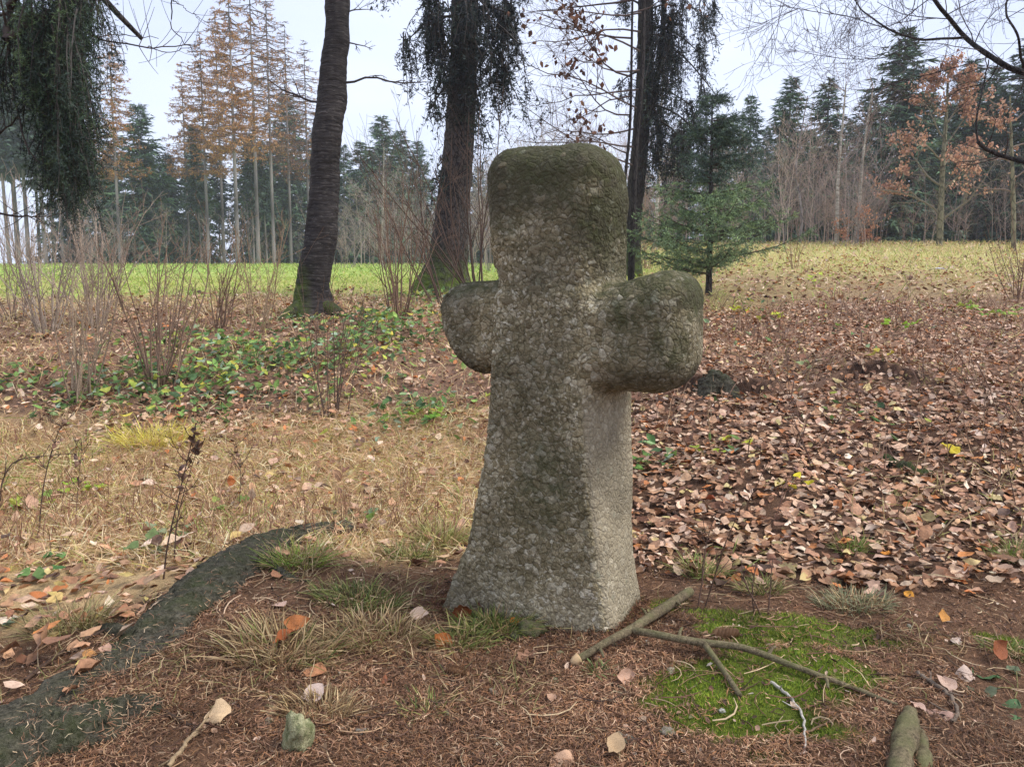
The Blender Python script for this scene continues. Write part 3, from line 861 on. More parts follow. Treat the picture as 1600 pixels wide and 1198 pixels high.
for (pp, rad) in (([(12, 60), (55, 28), (95, 22), (70, -30)], .018), ([(10, 60), (15, 20), (30, -20)], .02), ([(10, 58), (22, 150), (45, 240)], .008), ([(60, 30), (100, 90), (125, 170)], .007), ([(-30, 330), (40, 338), (60, 335)], .006), ([(-20, 230), (30, 180), (70, 120)], .005), ([(95, 20), (150, 60), (230, 75), (300, 70)], .005), ([(150, 60), (190, 55), (250, 60)], .003), ([(230, 75), (270, 82), (310, 66)], .0025), ([(270, 0), (268, 40), (285, 62), (305, 78)], .003), ([(270, 0), (285, 10), (310, 30)], .0025)):
    Yb = 3.45
    P = spline([at(u, v, Yb + .1 * math.sin(i * 2.1)) - BASE_S for i, (u, v) in enumerate(pp)], 14)
    P = P + rng.normal(size=P.shape) * .004
    t.add(P, np.linspace(rad, rad * .4, 14), srgb(70, 60, 54))
    for k in range(6):
        i = rng.integers(3, 13); d = unit(rng.normal(size=3) + np.array([.4, 0, -.2]))
        Q = np.array([P[i] + d * s * .16 + np.array([0, 0, .03 * s * s]) for s in np.linspace(0, 1, 5)])
        t.add(Q, np.linspace(rad * .35, .0008, 5), srgb(76, 64, 56))
t.into(g, 5)
add_obj('dead_twigs', g.mesh('dead_twigs', M_TWIG), near_spruce)

# ------------------------------------------------------------------ fallen branches and sticks
mossn = lambda V, N: np.clip(.15 + .3 * N[:, 2] + .6 * fbm(V * 30, 86, 2), 0, .55)
def flat_path(px, r, extra=None):
    out = []
    for i, (u, v) in enumerate(px):
        out.append(ground_at(u, v, r * .8 + (extra[i] if extra else 0)))
    return out
fb0 = ground_at(985, 985)
fb = thing('fallen_branch', 'forked fallen branch leaning against the right foot of the stone cross', 'branch', fb0)
pm = [p - fb0 for p in flat_path([(903, 1030), (945, 1005), (988, 982), (1030, 955), (1078, 924)], .02, [.0, .015, .025, .02, .01])]
limb_obj('main_stem', M_STICK, fb, pm, [.010, .0105, .0125, .0155, .0155], around=16, along=90, relief=lambda V: .0045 * fbm(V * 28, 87, 3) + .002 * fbm(V * 120, 187, 2), moss=mossn)
ps = [p - fb0 for p in flat_path([(985, 984), (1030, 992), (1090, 1003), (1160, 1012), (1240, 1040), (1320, 1070), (1402, 1101)], .012, [.03, .035, .03, .025, .012, .004, .0])]
limb_obj('side_branch', M_STICK, fb, ps, [.0105, .010, .0105, .009, .008, .0065, .004], around=12, along=110, relief=lambda V: .004 * fbm(V * 30, 88, 3) + .0015 * fbm(V * 120, 188, 2), moss=mossn)
for (u_, v_, du, dv) in ((935, 1012, 8, 14), (1012, 966, -10, -16), (1050, 942, 14, 4), (1060, 998, 6, -18), (1200, 1024, 12, -14), (1290, 1060, 4, 14)):
    a_ = ground_at(u_, v_, .02) - fb0; b__ = ground_at(u_ + du, v_ + dv, .035) - fb0
    limb_obj('twig', M_STICK, fb, [a_, (a_ + b__) / 2 + [0, 0, .006], b__], [.006, .0045, .003], around=8, along=10, relief=lambda V: .0015 * fbm(V * 60, 89, 2), moss=mossn)
pt = [p - fb0 for p in flat_path([(1102, 1008), (1125, 1040), (1156, 1086)], .007, [.03, .012, .005])]
limb_obj('twig', M_STICK, fb, pt, [.009, .0075, .007], around=10, along=40, relief=lambda V: .0015 * fbm(V * 60, 89, 3), moss=mossn)
m, nt, b = new_mat('fresh_wood', .8, .2)
co = nd(nt, 'ShaderNodeTexCoord').outputs['Object']
nt.links.new(mixc(nt, noise(nt, co, 90), srgb(168, 136, 98), srgb(206, 178, 138)), b.inputs['Base Color'])
M_WOOD = m
d0 = unit(pm[0] - pm[1])
V, P, c = limb([pm[0] - d0 * .004, pm[0] + d0 * .012, pm[0] + d0 * .022], [.0155, .013, .006], around=14, along=6, relief=lambda V: .004 * vnoise(V * 120, 5))
ce = add_obj('broken_end', make_mesh('broken_end', V, P, M_WOOD, c), fb); ce['label'] = 'pale broken end of the branch'
STICKS = [
    ('dead_twig', 'thin pale twig curling on the moss below the fallen branch', [(1205, 1065), (1235, 1090), (1255, 1122), (1258, 1172)], .0045, srgb(178, 170, 158)),
    ('dead_twig', 'crooked grey stick lying between pale leaves at the lower right', [(1432, 1050), (1478, 1082), (1497, 1112), (1488, 1128)], .007, srgb(112, 98, 84)),
    ('dead_twig', 'pale bare stick beside the beige leaf at the lower left', [(262, 1198), (300, 1150), (338, 1112)], .006, srgb(150, 128, 98)),
    ('dead_twig', 'short dark twig on the needles by the mossy corner root', [(230, 1098), (270, 1118), (308, 1137)], .005, srgb(70, 56, 46)),
    ('dead_twig', 'thin dark twig lying in front of the cone below the cross', [(640, 1000), (690, 1040), (735, 1082)], .004, srgb(84, 66, 54)),
    ('dead_twig', 'long thin pale straw stretched across the needles before the tussock', [(500, 1110), (580, 1075), (640, 1040), (672, 1005)], .0022, srgb(172, 140, 104)),
    ('dead_twig', 'dark twig lying along the outer side of the long root', [(40, 1062), (110, 1010), (200, 965), (250, 925)], .006, srgb(78, 60, 48)),
    ('dead_twig', 'thin brown twig at the stone foot beside the orange leaf', [(780, 975), (790, 1000), (800, 1035)], .0035, srgb(112, 92, 72)),
    ('dead_twig', 'pale curved stick lying on the bank behind the left arm of the cross', [(640, 700), (665, 685), (700, 662)], .006, srgb(176, 160, 130)),
    ('dead_twig', 'brown stick in the leaf litter on the right slope', [(1500, 690), (1540, 672), (1590, 640)], .009, srgb(128, 108, 86)),
    ('dead_twig', 'short bent twig crossing the needles at the lower right', [(1235, 1155), (1290, 1130), (1330, 1105)], .0035, srgb(120, 96, 74)),
]
for nm, lab, px, r, colr in STICKS:
    P = flat_path(px, r, [.003] * len(px)); p0 = P[0]
    Q = spline([p - p0 for p in P], 24) + rng.normal(size=(24, 3)) * r * .25
    tt = Tubes(); gg = Geo()
    tt.add(Q, np.linspace(r, r * .55, 24), colr)
    for k in range(3):
        i = rng.integers(4, 20); d = unit(rng.normal(size=3) * [1, 1, .25])
        tt.add([Q[i], Q[i] + d * r * 5, Q[i] + d * r * 9 + [0, 0, r]], [r * .5, r * .4, r * .2], colr)
    tt.into(gg, 6)
    add_obj(nm, gg.mesh(nm, M_TWIG), None, lab, 'twig', 'twigs lying on the ground', loc=p0)

# ------------------------------------------------------------------ stones, stubs, cones
m, nt, b = new_mat('field_stone', .9, .15)
co = nd(nt, 'ShaderNodeTexCoord').outputs['Object']
oc = nd(nt, 'ShaderNodeObjectInfo').outputs['Color']
c = mixc(nt, 1.0, oc, ramp(nt, noise(nt, co, 4, 6, .65), [(.3, .6), (.7, 1.35)]), 'MULTIPLY')
c = mixc(nt, ramp(nt, noise(nt, co, 2.2, 5), [(.42, 0), (.62, .8)]), c, srgb(92, 100, 58))
nt.links.new(c, b.inputs['Base Color']); bump(nt, b, noise(nt, co, 9, 6), .5, .1)
M_STONE = m
stone_meshes = [make_mesh('stone', *(lambda VF: (VF[0], [VF[1]]))(lump(200 + k, 3, (1, .8, .62), .9)), M_STONE) for k in range(6)]
def stone(u, v, s, lab, colr, cat='stone', k=0, tall=1.0, name='stone', group=None, sink=.3):
    p = ground_at(u, v)
    o = add_obj(name, stone_meshes[k % 6], None, lab, cat, group, loc=p + [0, 0, s * .6 * tall * (1 - 2 * sink)])
    o.scale = (s, s, s * tall); o.rotation_euler = (rng.uniform(-.2, .2), rng.uniform(-.2, .2), rng.uniform(0, 6.28)); o.color = (*srgb(*colr), 1)
    return o
ms = stone(466, 1172, .055, 'pointed mossy stone at the bottom edge left of centre', (176, 172, 132), k=4, tall=1.5, sink=.05); ms.scale = (.034, .036, .075); ms.rotation_euler = (.15, .2, .8)
stone(832, 992, .036, 'larger mossy cobble at the foot of the stone cross', (96, 90, 68), k=2, tall=1.1, sink=.15)
stone(808, 997, .022, 'small mossy cobble left of the larger one at the cross foot', (98, 94, 72), k=3, sink=.2)
for k, (u, v, s, c_) in enumerate([(770, 1083, .013, (170, 150, 130)), (563, 1145, .013, (168, 160, 150)), (700, 1117, .009, (160, 148, 136)), (1128, 1112, .008, (205, 200, 190)), (1048, 1050, .014, (176, 162, 140)), (875, 1022, .009, (165, 155, 120)), (905, 1000, .010, (150, 140, 118)), (868, 1065, .010, (140, 140, 110)), (960, 1008, .009, (160, 150, 125)), (1042, 1146, .017, (150, 138, 122)), (1010, 1005, .010, (168, 160, 150)), (1305, 913, .02, (150, 122, 100)), (700, 985, .01, (150, 140, 130)), (860, 1120, .010, (140, 126, 110)), (980, 1152, .008, (190, 180, 168)), (640, 1175, .009, (150, 140, 126)), (940, 1095, .009, (172, 156, 138)), (1420, 980, .009, (160, 150, 140)), (420, 1130, .012, (150, 132, 116))]):
    stone(u, v, s, 'small pale pebble lying on the needle litter before the cross' if k != 11 else 'round brown pebble in the sparse grass right of the cross', c_, 'pebble', k, name='pebble', group='pebbles on the needle litter' if k != 11 else None, sink=.25)
# broken root stub at the lower right, mossy log and the old stump up the slope
rs0 = ground_at(1412, 1185)
rs = thing('root_stub', 'knobbly grey root stub poking out at the lower right edge', 'root', rs0)
limb_obj('stub', M_STICK, rs, [p - rs0 for p in (ground_at(1400, 1240, -.005), ground_at(1408, 1190, .014), ground_at(1416, 1145, .022), ground_at(1423, 1112, .008))], [.026, .025, .023, .017], around=18, along=50, relief=lambda V: .012 * fbm(V * 18, 91, 2) + .007 * fbm(V * np.array([120, 60, 120]), 191, 3), moss=mossn)
limb_obj('stub', M_STICK, rs, [p - rs0 for p in (ground_at(1446, 1225, -.012), ground_at(1443, 1185, .002), ground_at(1440, 1145, .0))], [.019, .017, .012], around=16, along=36, relief=lambda V: .012 * fbm(V * 18, 92, 2) + .007 * fbm(V * np.array([120, 60, 120]), 192, 3), moss=mossn)
lg0 = ground_at(1410, 735)
lg = thing('mossy_log', 'short green mossy log half buried in leaves on the right slope', 'log', lg0)
limb_obj('log', M_ROOT, lg, [p - lg0 for p in (ground_at(1372, 715, -.015), ground_at(1410, 735, .005), ground_at(1455, 752, -.015))], [.03, .042, .03], around=28, along=70, relief=lambda V: .03 * fbm(V * 22, 93, 3) + .012 * fbm(V * 80, 193, 2), moss=lambda V, N: np.clip(.5 + .8 * N[:, 2], 0, 1))
sp0 = ground_at(1118, 596)
stp = thing('tree_stump', 'dark rotten tree stump in the hollow behind the right arm of the cross', 'stump', sp0)
limb_obj('stump', M_ROOT, stp, [np.array([0, 0, -.12]), np.array([0, 0, -.02]), np.array([0, .01, .035])], [.13, .11, .075], around=48, along=40, relief=lambda V: .05 * fbm(V * 14, 94, 3) + .02 * fbm(V * 60, 194, 2), flare=.3, flare_h=.08, moss=lambda V, N: np.clip(.2 + .5 * N[:, 2], 0, .5))
V, P, c = limb([np.array([0, .01, .02]), np.array([.01, .02, .06])], [.06, .03], around=30, along=8, relief=lambda V: .03 * fbm(V * 30, 95, 3), moss=lambda V, N: .4 + 0 * V[:, 0])
st_top = add_obj('rotten_top', make_mesh('rotten_top', V, P, M_ROOT, c), stp)
# cones
cm, cnt, cb = new_mat('cone_scale', .75, .25)
cco = nd(cnt, 'ShaderNodeTexCoord').outputs['Object']
cnt.links.new(mixc(cnt, noise(cnt, cco, 60), srgb(108, 76, 52), srgb(176, 138, 102)), cb.inputs['Base Color'])
def cone(u, v, L, rz, lab, tilt=.1):
    p = ground_at(u, v)
    root = thing('spruce_cone', lab, 'cone', p + np.array([0, 0, L * .2]), rz, 'cones on the needle litter')
    n = 74; g = Geo()
    k = np.arange(n); tt = (k + .5) / n
    rad = L * .21 * np.sin(np.clip(tt * .9 + .12, 0, 1) * math.pi) ** .6
    an = k * 2.39996
    pos = np.stack([(tt - .5) * L, rad * .6 * np.cos(an), rad * .6 * np.sin(an)], 1)
    outw = np.stack([np.zeros(n), np.cos(an), np.sin(an)], 1)
    ax = unit(np.array([[.75, 0, 0]]) + outw * .75)
    sd = np.cross(ax, outw); sd = unit(sd); nn = np.cross(sd, ax)
    tv = np.array([[0, -.35, 0], [0, .35, 0], [.6, .55, .05], [1, 0, .12], [.6, -.55, .05], [.5, 0, .16]], float)
    tf = np.array([[0, 5, 4], [0, 1, 5], [1, 2, 5], [2, 3, 5], [3, 4, 5]])
    scatter(g, tv, tf, pos, ax, sd, nn, np.full(n, L * .19), (1, 1, 1))
    add_obj('scales', g.mesh('scales', cm), root)
    V, F = lump(300, 2, (1, 1, 1), .05)
    add_obj('core', make_mesh('core', V * np.array([L * .46, L * .13, L * .13]), [F], cm), root)
cone(712, 1056, .062, -.35, 'pale brown spruce cone on the needles left of the cross foot')
cone(1132, 996, .07, .1, 'reddish spruce cone behind the fallen branch on the moss')
cone(545, 1010, .05, 1.2, 'spruce cone half hidden in the dry grass left of the cross')

# ------------------------------------------------------------------ litter and ground cover
def leaf_template(curl=.3, cup=.2, lobes=0, rows=6, seed=0, crumple=.16, jit=1.0, cols=(-1, -.4, .4, 1)):
    """a curled, crumpled leaf, 1 long along x, about .62 wide"""
    r = np.random.default_rng(seed)
    t = np.linspace(0, 1, rows); nc = len(cols)
    w = .31 * np.sin(np.clip(t ** .85 * .95 + .03, 0, 1) * math.pi) ** 1.05
    if lobes: w = w * (1 + .34 * np.cos(t * math.pi * 2 * lobes))
    V = []
    for i in range(rows):
        zc = curl * ((t[i] - .45) ** 2) * (1.6 if t[i] > .45 else .7)
        for s in cols:
            ws = w[i] * (1 + r.normal() * .17 * jit)
            V.append((t[i] - .5 + r.normal() * .035 * jit, s * ws + .05 * math.sin(4 * t[i] + seed), zc + cup * (abs(s) ** 1.6) * ws * 2))
    V = np.array(V)
    V[:, 2] += crumple * fbm(V * 3.2 + seed, seed, 2) * 2 + r.normal(size=len(V)) * .02
    i = (np.arange(rows - 1)[:, None] * nc + np.arange(nc - 1)[None]).ravel()
    return V, np.stack([i, i + 1, i + nc + 1, i + nc], 1)
def leaf_simple(curl=.3, cup=.3, seed=0):
    V = np.array([[-.5, 0, .05], [-.16, -.25, cup * .4], [-.1, 0, 0], [-.12, .27, cup * .4], [.2, -.2, cup * .4 + curl * .1], [.25, 0, curl * .1], [.24, .19, cup * .4 + curl * .1], [.5, 0, curl * .35]], float)
    V = V + np.random.default_rng(seed).normal(size=V.shape) * .06
    F = np.array([[0, 1, 2, 2], [0, 2, 3, 3], [1, 4, 5, 2], [2, 5, 6, 3], [4, 7, 5, 5], [5, 7, 6, 6]])
    return V, F
def split_tris(F):
    q = F[F[:, 2] != F[:, 3]]; t = F[F[:, 2] == F[:, 3]][:, :3]
    return np.concatenate([t, q[:, [0, 1, 2]], q[:, [0, 2, 3]]])
LEAF_T = [leaf_template(c, k, l, 5, 10 + i, cols=(-1, 0, 1) if i % 2 else (-1, -.4, .4, 1)) for i, (c, k, l) in enumerate([(.3, .15, 0), (.1, .3, 0), (.5, .1, 0), (-.3, -.25, 0), (.2, -.2, 0), (.2, .2, 3), (.4, .4, 0), (-.4, .15, 3), (.9, .2, 0), (.1, .55, 0)])]
LEAF_S = [(lambda VF: (VF[0], split_tris(VF[1])))(leaf_simple(c, k, 40 + i)) for i, (c, k) in enumerate([(.6, .4), (.3, -.5), (1.2, .6), (-.6, .2), (.2, .9)])]
LEAF_PAL = [(196, 160, 130, 4), (182, 138, 104, 5), (210, 178, 148, 4), (158, 114, 82, 4), (126, 90, 66, 3), (188, 120, 68, 1.4), (222, 196, 168, 1.1), (174, 134, 102, 4), (96, 70, 54, 1.6), (194, 172, 116, 1.2)]
LEAF_PAL_L = LEAF_PAL + [(186, 160, 96, 2), (150, 140, 80, 1)]
def put_leaves(geo, x, y, size, pal, rng, templates, tilt=.35, lift=.012):
    n = len(x); N = Hn(x, y); pos = np.stack([x, y, H(x, y)], 1) + N * (rng.random((n, 1)) ** 2 * lift * 3 + .004)
    X, Y, Z = axes(N, rng, tilt * .75); s = size * np.clip(np.exp(rng.normal(size=n) * .33), .4, 1.9)
    col = pick(pal, n, rng, .16)
    which = rng.integers(0, len(templates), n)
    for k, (tv, tf) in enumerate(templates):
        m_ = which == k
        sc = s[m_, None] * np.stack([np.ones(m_.sum()), rng.uniform(.75, 1.2, m_.sum()), rng.uniform(.35, 1.0, m_.sum())], 1)
        scatter(geo, tv, tf, pos[m_], X[m_], Y[m_], Z[m_], sc, col[m_])
def sample(rng, n, x0, x1, y0, y1, dens):
    x = rng.uniform(x0, x1, n); y = rng.uniform(y0, y1, n)
    k = rng.random(n) < dens(x, y)
    return x[k], y[k]
def clear_cross(x, y, r=0.0):
    ca, sa = math.cos(CROSS_ROT), math.sin(CROSS_ROT)
    lx = (x - .13) * ca + (y - 2.42) * sa; ly = -(x - .13) * sa + (y - 2.42) * ca
    return (np.abs(lx + .04) < .30 + r) & (np.abs(ly) < .16 + r)
rng = np.random.default_rng(21)
INDIV = []                                             # places of the leaves that are objects of their own
g = Geo()
ld = lambda x, y: z_leaf(x, y) * (1 - .55 * z_left(x, y) * smooth(4.6, 5.6, y)) * (~clear_cross(x, y))
x, y = sample(rng, 22000, -2.6, 3.8, 2.35, 5.0, ld)
near = (y < 3.7) & (x > .25) & (x < 2.45)
ki = np.flatnonzero(near); ki = ki[np.argsort(y[ki])][:240]
keep = np.ones(len(x), bool); keep[ki] = False
INDIV += [(x[i], y[i], 'R') for i in ki]
put_leaves(g, x[keep], y[keep], .042, LEAF_PAL, rng, LEAF_T, .36, .014)
x, y = sample(rng, 40000, -4.6, 6.2, 5.0, 9.0, ld)
put_leaves(g, x, y, .038, LEAF_PAL, rng, LEAF_S, .36, .018)
x, y = sample(rng, 15000, -4, 12.5, 9.0, 17, lambda x, y: np.clip(z_leaf(x, y) * .9 + .15 * z_farR(x, y), 0, 1))
put_leaves(g, x, y, .058, LEAF_PAL, rng, LEAF_S, .45, .02)
x, y = sample(rng, 3500, -4, 22, 17, 27, lambda x, y: .35 * (1 - z_field(x, y)))
put_leaves(g, x, y, .085, LEAF_PAL, rng, LEAF_S, .5, .03)
x, y = sample(rng, 5000, -9.5, -4.6, 4.6, 9.5, ld)
put_leaves(g, x, y, .055, LEAF_PAL, rng, LEAF_S, .36, .018)
# thinner scatter over grass, bank and field edge
x, y = sample(rng, 2700, -5, .6, 2.9, 9.5, lambda x, y: .6 * (1 - z_needle(x, y)) * (1 - .85 * z_field(x, y)))
put_leaves(g, x, y, .042, LEAF_PAL_L, rng, LEAF_S, .5, .03)
x, y = sample(rng, 620, -3.2, -1.05, 1.7, 3.1, lambda x, y: np.full(len(x), .75))
kl = np.argsort(y)[:45]; kk = np.ones(len(x), bool); kk[kl] = False
INDIV += [(x[i], y[i], 'L') for i in kl]
put_leaves(g, x[kk], y[kk], .055, LEAF_PAL_L, rng, LEAF_T, .35, .02)
add_obj('leaf_litter', g.mesh('leaf_litter', M_LITTER), None, 'brown fallen leaves carpeting the slope behind the cross', 'leaf litter', kind='stuff')

# spruce needle litter
rng = np.random.default_rng(22)
g = Geo()
nd_d = lambda x, y: np.clip(z_needle(x, y) * 1.1, 0, 1) * (1 - .93 * z_moss(x, y)) * (~clear_cross(x, y)) * np.clip(.75 + .9 * n2(x, y, 4, 52), .25, 1)
x = np.concatenate([rng.uniform(-1.05 - .0, 1.2, 100000), rng.uniform(-2.1, 2.3, 75000)]); y = np.concatenate([rng.uniform(1.35, 2.3, 100000), rng.uniform(1.3, 3.1, 75000)])
kk_ = (rng.random(len(x)) < nd_d(x, y)) & (np.abs(x) < .72 * y + .25); x, y = x[kk_], y[kk_]
n = len(x)
N = Hn(x, y); base = np.stack([x, y, H(x, y)], 1) + N * rng.uniform(.001, .012, (n, 1))
X, Y, Z = axes(N, rng, .35)
L = (.010 + .022 * rng.random(n) ** 1.5)[:, None]; wd = rng.uniform(.0007, .0013, n)[:, None]
cv = rng.normal(size=(n, 1)) * .4
P = [base - X * L * .5, base + Y * cv * L * .5, base + X * L * .5 + Z * L * rng.uniform(-.1, .35, (n, 1))]
V = np.stack([P[0] - Y * wd, P[0] + Y * wd, P[1] - Y * wd + Z * wd * .8, P[1] + Y * wd + Z * wd * .8, P[2]], 1).reshape(-1, 3)
bi = np.arange(n)[:, None] * 5
col = np.repeat(pick([(150, 113, 86, 4), (128, 94, 71, 4), (172, 138, 108, 2), (94, 69, 54, 4), (192, 162, 130, .7), (140, 100, 68, 2.5)], n, rng, .2) * np.clip(.95 + .9 * n2(x, y, 3.5, 59), .6, 1.35)[:, None], 5, axis=0)
g.add(V, bi + np.array([0, 1, 3, 2]), col); g.P3.append(bi + np.array([2, 3, 4]))
# needles caught on the roots
for RV, RN in ROOTS:
    i_ = rng.integers(0, len(RV), 620); n_ = len(i_)
    X_, Y_, Z_ = axes(RN[i_], rng, .2)
    L_ = rng.uniform(.014, .032, n_)[:, None]; q_ = RV[i_] + RN[i_] * .004
    V_ = np.stack([q_ - X_ * L_ * .5 - Y_ * .0007, q_ - X_ * L_ * .5 + Y_ * .0007, q_ + Y_ * (.0007 + L_ * .15) + Z_ * .002, q_ + Y_ * (L_ * .15 - .0007) + Z_ * .002, q_ + X_ * L_ * .5], 1).reshape(-1, 3)
    b_ = np.arange(n_)[:, None] * 5; n0_ = g.n
    g.add(V_, b_ + np.array([0, 1, 2, 3]), np.repeat(pick([(164, 134, 106, 3), (128, 96, 76, 3), (190, 166, 134, 1)], n_, rng), 5, axis=0)); g.P3.append(b_ + np.array([3, 2, 4]) + n0_)
# needles and crumbs bedded against the roots
for RV, RN in EDGE:
    i_ = rng.integers(0, len(RV), 2600); n_ = len(i_)
    q_ = RV[i_] + RN[i_] * np.abs(rng.normal(size=(n_, 1))) * .022; q_[:, 2] = np.maximum(H(q_[:, 0], q_[:, 1]) + rng.random(n_) * .016, q_[:, 2] - .01)
    X_, Y_, Z_ = axes(np.tile([0, 0, 1.0], (n_, 1)), rng, .5)
    needles(g, q_, X_, rng.uniform(.012, .03, n_), .0022, pick([(158, 120, 92, 4), (110, 80, 62, 3), (180, 146, 112, 2)], n_, rng), rng)
# needles and crumbs washed against the foot of the cross
n_ = 5200; e_ = rng.uniform(0, 1, n_) * 4; sd_ = e_.astype(int); f_ = (e_ - sd_) * 2 - 1; o_ = np.abs(rng.normal(size=n_)) * .022 - .006
hx_, hy_ = .305, .168
lx = np.where(sd_ == 0, f_ * hx_, np.where(sd_ == 1, hx_ + o_, np.where(sd_ == 2, f_ * hx_, -hx_ - o_))) - .04
ly = np.where(sd_ == 0, -hy_ - o_, np.where(sd_ == 1, f_ * hy_, np.where(sd_ == 2, hy_ + o_, f_ * hy_)))
ca_, sa_ = math.cos(CROSS_ROT), math.sin(CROSS_ROT)
wx, wy = .13 + lx * ca_ - ly * sa_, 2.42 + lx * sa_ + ly * ca_
X_, Y_, Z_ = axes(np.tile([0, 0, 1.0], (n_, 1)), rng, .6)
needles(g, np.stack([wx, wy, H(wx, wy) + np.abs(rng.normal(size=n_)) * .010 * np.exp(-np.abs(o_) * 20)], 1), X_, rng.uniform(.012, .03, n_), .0022, pick([(120, 84, 62, 4), (90, 66, 52, 4), (150, 112, 84, 2), (112, 110, 60, 1)], n_, rng), rng)
# bark flakes, cone scales and leaf crumbs
x, y = sample(rng, 3600, -1.9, 2.2, 1.35, 3.0, lambda x, y: z_needle(x, y) * (~clear_cross(x, y)))
n_ = len(x); N_ = Hn(x, y); X_, Y_, Z_ = axes(N_, rng, .35)
scatter(g, LEAF_S[0][0], LEAF_S[0][1], np.stack([x, y, H(x, y)], 1) + N_ * .006, X_, Y_, Z_, rng.uniform(.006, .02, (n_, 1)) * rng.uniform(.6, 1.3, (n_, 3)), pick([(150, 120, 98, 3), (100, 76, 62, 3), (186, 160, 138, 1.5), (72, 56, 46, 3), (206, 190, 170, .6), (120, 116, 78, .8)], n_, rng))
# dry curled stems and bark shreds among them
x, y = sample(rng, 1700, -2.0, 2.2, 1.3, 3.0, lambda x, y: z_needle(x, y) * (~clear_cross(x, y)))
tt = Tubes()
for i in range(len(x)):
    a = rng.uniform(0, 6.28); L_ = rng.uniform(.03, .16); k = rng.normal() * 1.2
    s = np.linspace(-.5, .5, 5); ang = a + k * s
    px_ = x[i] + np.cos(ang) * s * L_; py_ = y[i] + np.sin(ang) * s * L_
    tt.add(np.stack([px_, py_, H(px_, py_) + .006 + .008 * rng.random()], 1), np.array([.0012, .0016, .0016, .0014, .0008]) * rng.uniform(.7, 1.6), pick([(160, 128, 98), (110, 82, 64), (190, 164, 130), (88, 68, 56)], 1, rng)[0])
tt.into(g, 3)
add_obj('needle_litter', g.mesh('needle_litter', M_NEEDLE), None, 'reddish brown spruce needles covering the ground before the cross', 'needle litter', kind='stuff')

# moss
rng = np.random.default_rng(23)
g = Geo()
x, y = sample(rng, 190000, .15, 1.9, 1.35, 2.65, lambda x, y: z_moss(x, y) * np.clip(.85 + 1.4 * n2(x, y, 14, 57), .2, 1))
n = len(x); p = np.stack([x, y, H(x, y) - .002], 1)
hh = .005 + .009 * np.clip(n2(x, y, 30, 53) + .5, 0, 1)
needles(g, p, unit(Hn(x, y) + rng.normal(size=(n, 3)) * .45), hh * rng.uniform(.7, 1.4, n), .0032, pick([(144, 160, 56, 4), (112, 136, 48, 4), (174, 182, 74, 2), (80, 104, 40, 3)], n, rng) * np.clip(1.0 + 1.1 * n2(x, y, 7, 62), .5, 1.5)[:, None], rng)
add_obj('moss', g.mesh('moss', M_GRASS, False), None, 'bright green moss on the ground right of the cross foot', 'moss', kind='stuff')

# dry grass on the left, grass of the field, tan grass on the far right
rng = np.random.default_rng(24)
g = Geo()
def grass(n, x0, x1, y0, y1, dens, L, w, pal, tilt=.5, curl=(.3, 1.1), simple=False):
    x, y = sample(rng, n, x0, x1, y0, y1, dens)
    k = len(x); p = np.stack([x, y, H(x, y) - .004], 1)
    up = unit(np.array([[0, 0, 1.0]]) + rng.normal(size=(k, 3)) * tilt)
    up[:, 2] = np.abs(up[:, 2])
    bd = rng.normal(size=(k, 3)); bd[:, 2] = 0; bd = unit(bd)
    blades(g, p, up, bd, rng.uniform(*L, k), w * rng.uniform(.7, 1.3, k), pick(pal, k, rng), rng, rng.uniform(*curl, k), simple)
DRY = [(222, 194, 148, 5), (210, 176, 134, 4), (234, 214, 172, 3), (186, 146, 114, 3), (204, 192, 116, 2.5), (152, 160, 86, 1)]
grass(80000, -3.7, .7, 2.75, 5.4, lambda x, y: z_dry(x, y) * np.clip(.75 + 1.2 * n2(x, y, 2.4, 54), .15, 1), (.04, .12), .0038, DRY, .95, (.3, 1.3), True)
grass(9000, -1.3, 1.9, 1.75, 2.95, lambda x, y: z_needle(x, y) * (~clear_cross(x, y)) * smooth(.12, .38, n2(x, y, 3.2, 58) + .25 * np.exp(-((x + .45) / .5) ** 2 - ((y - 2.45) / .3) ** 2)), (.03, .09), .0022, [(150, 140, 90, 3), (176, 150, 108, 3), (120, 122, 70, 2), (196, 172, 132, 2)], 1.0, (.4, 1.5), True)
grass(5000, -3.2, .2, 2.8, 4.6, lambda x, y: z_dry(x, y) * smooth(-.1, .25, n2(x, y, 1.8, 63)), (.07, .2), .0032, [(150, 112, 88, 3), (128, 94, 74, 3), (178, 142, 108, 2)], .3, (.05, .6), True)
grass(2600, -3.6, -.2, 2.9, 5.2, lambda x, y: z_dry(x, y) * smooth(.1, .3, n2(x, y, 1.6, 55)), (.08, .2), .005, [(128, 142, 66, 3), (164, 168, 92, 2), (190, 186, 110, 2)], .5)
grass(15000, -5, 1.2, 4.8, 9.0, lambda x, y: z_left(x, y) * np.clip(.6 + n2(x, y, 1.5, 61), .1, 1), (.06, .2), .005, DRY, .7, simple=True)
grass(9000, -8.5, -3.7, 2.2, 8.5, lambda x, y: np.clip(.6 + n2(x, y, 1.5, 66), .1, 1), (.05, .18), .006, DRY, .8, (.3, 1.2), True)
add_obj('dry_grass', g.mesh('dry_grass', M_GRASS, False), None, 'matted straw coloured dry grass left of the cross', 'dry grass', kind='stuff')
g = Geo()
FLD = [(178, 192, 100, 4), (158, 182, 88, 5), (194, 196, 114, 3), (140, 168, 78, 3), (204, 190, 126, 1.5)]
grass(20000, -12, 5, 7.0, 17, lambda x, y: z_field(x, y), (.05, .13), .011, FLD, .6, simple=True)
grass(14000, -32, 8, 17, 46, lambda x, y: z_field(x, y), (.08, .18), .028, FLD, .5, simple=True)
add_obj('field_grass', g.mesh('field_grass', M_GRASS, False), None, 'green grass of the sloping field behind the trees', 'grass', kind='stuff')
g = Geo()
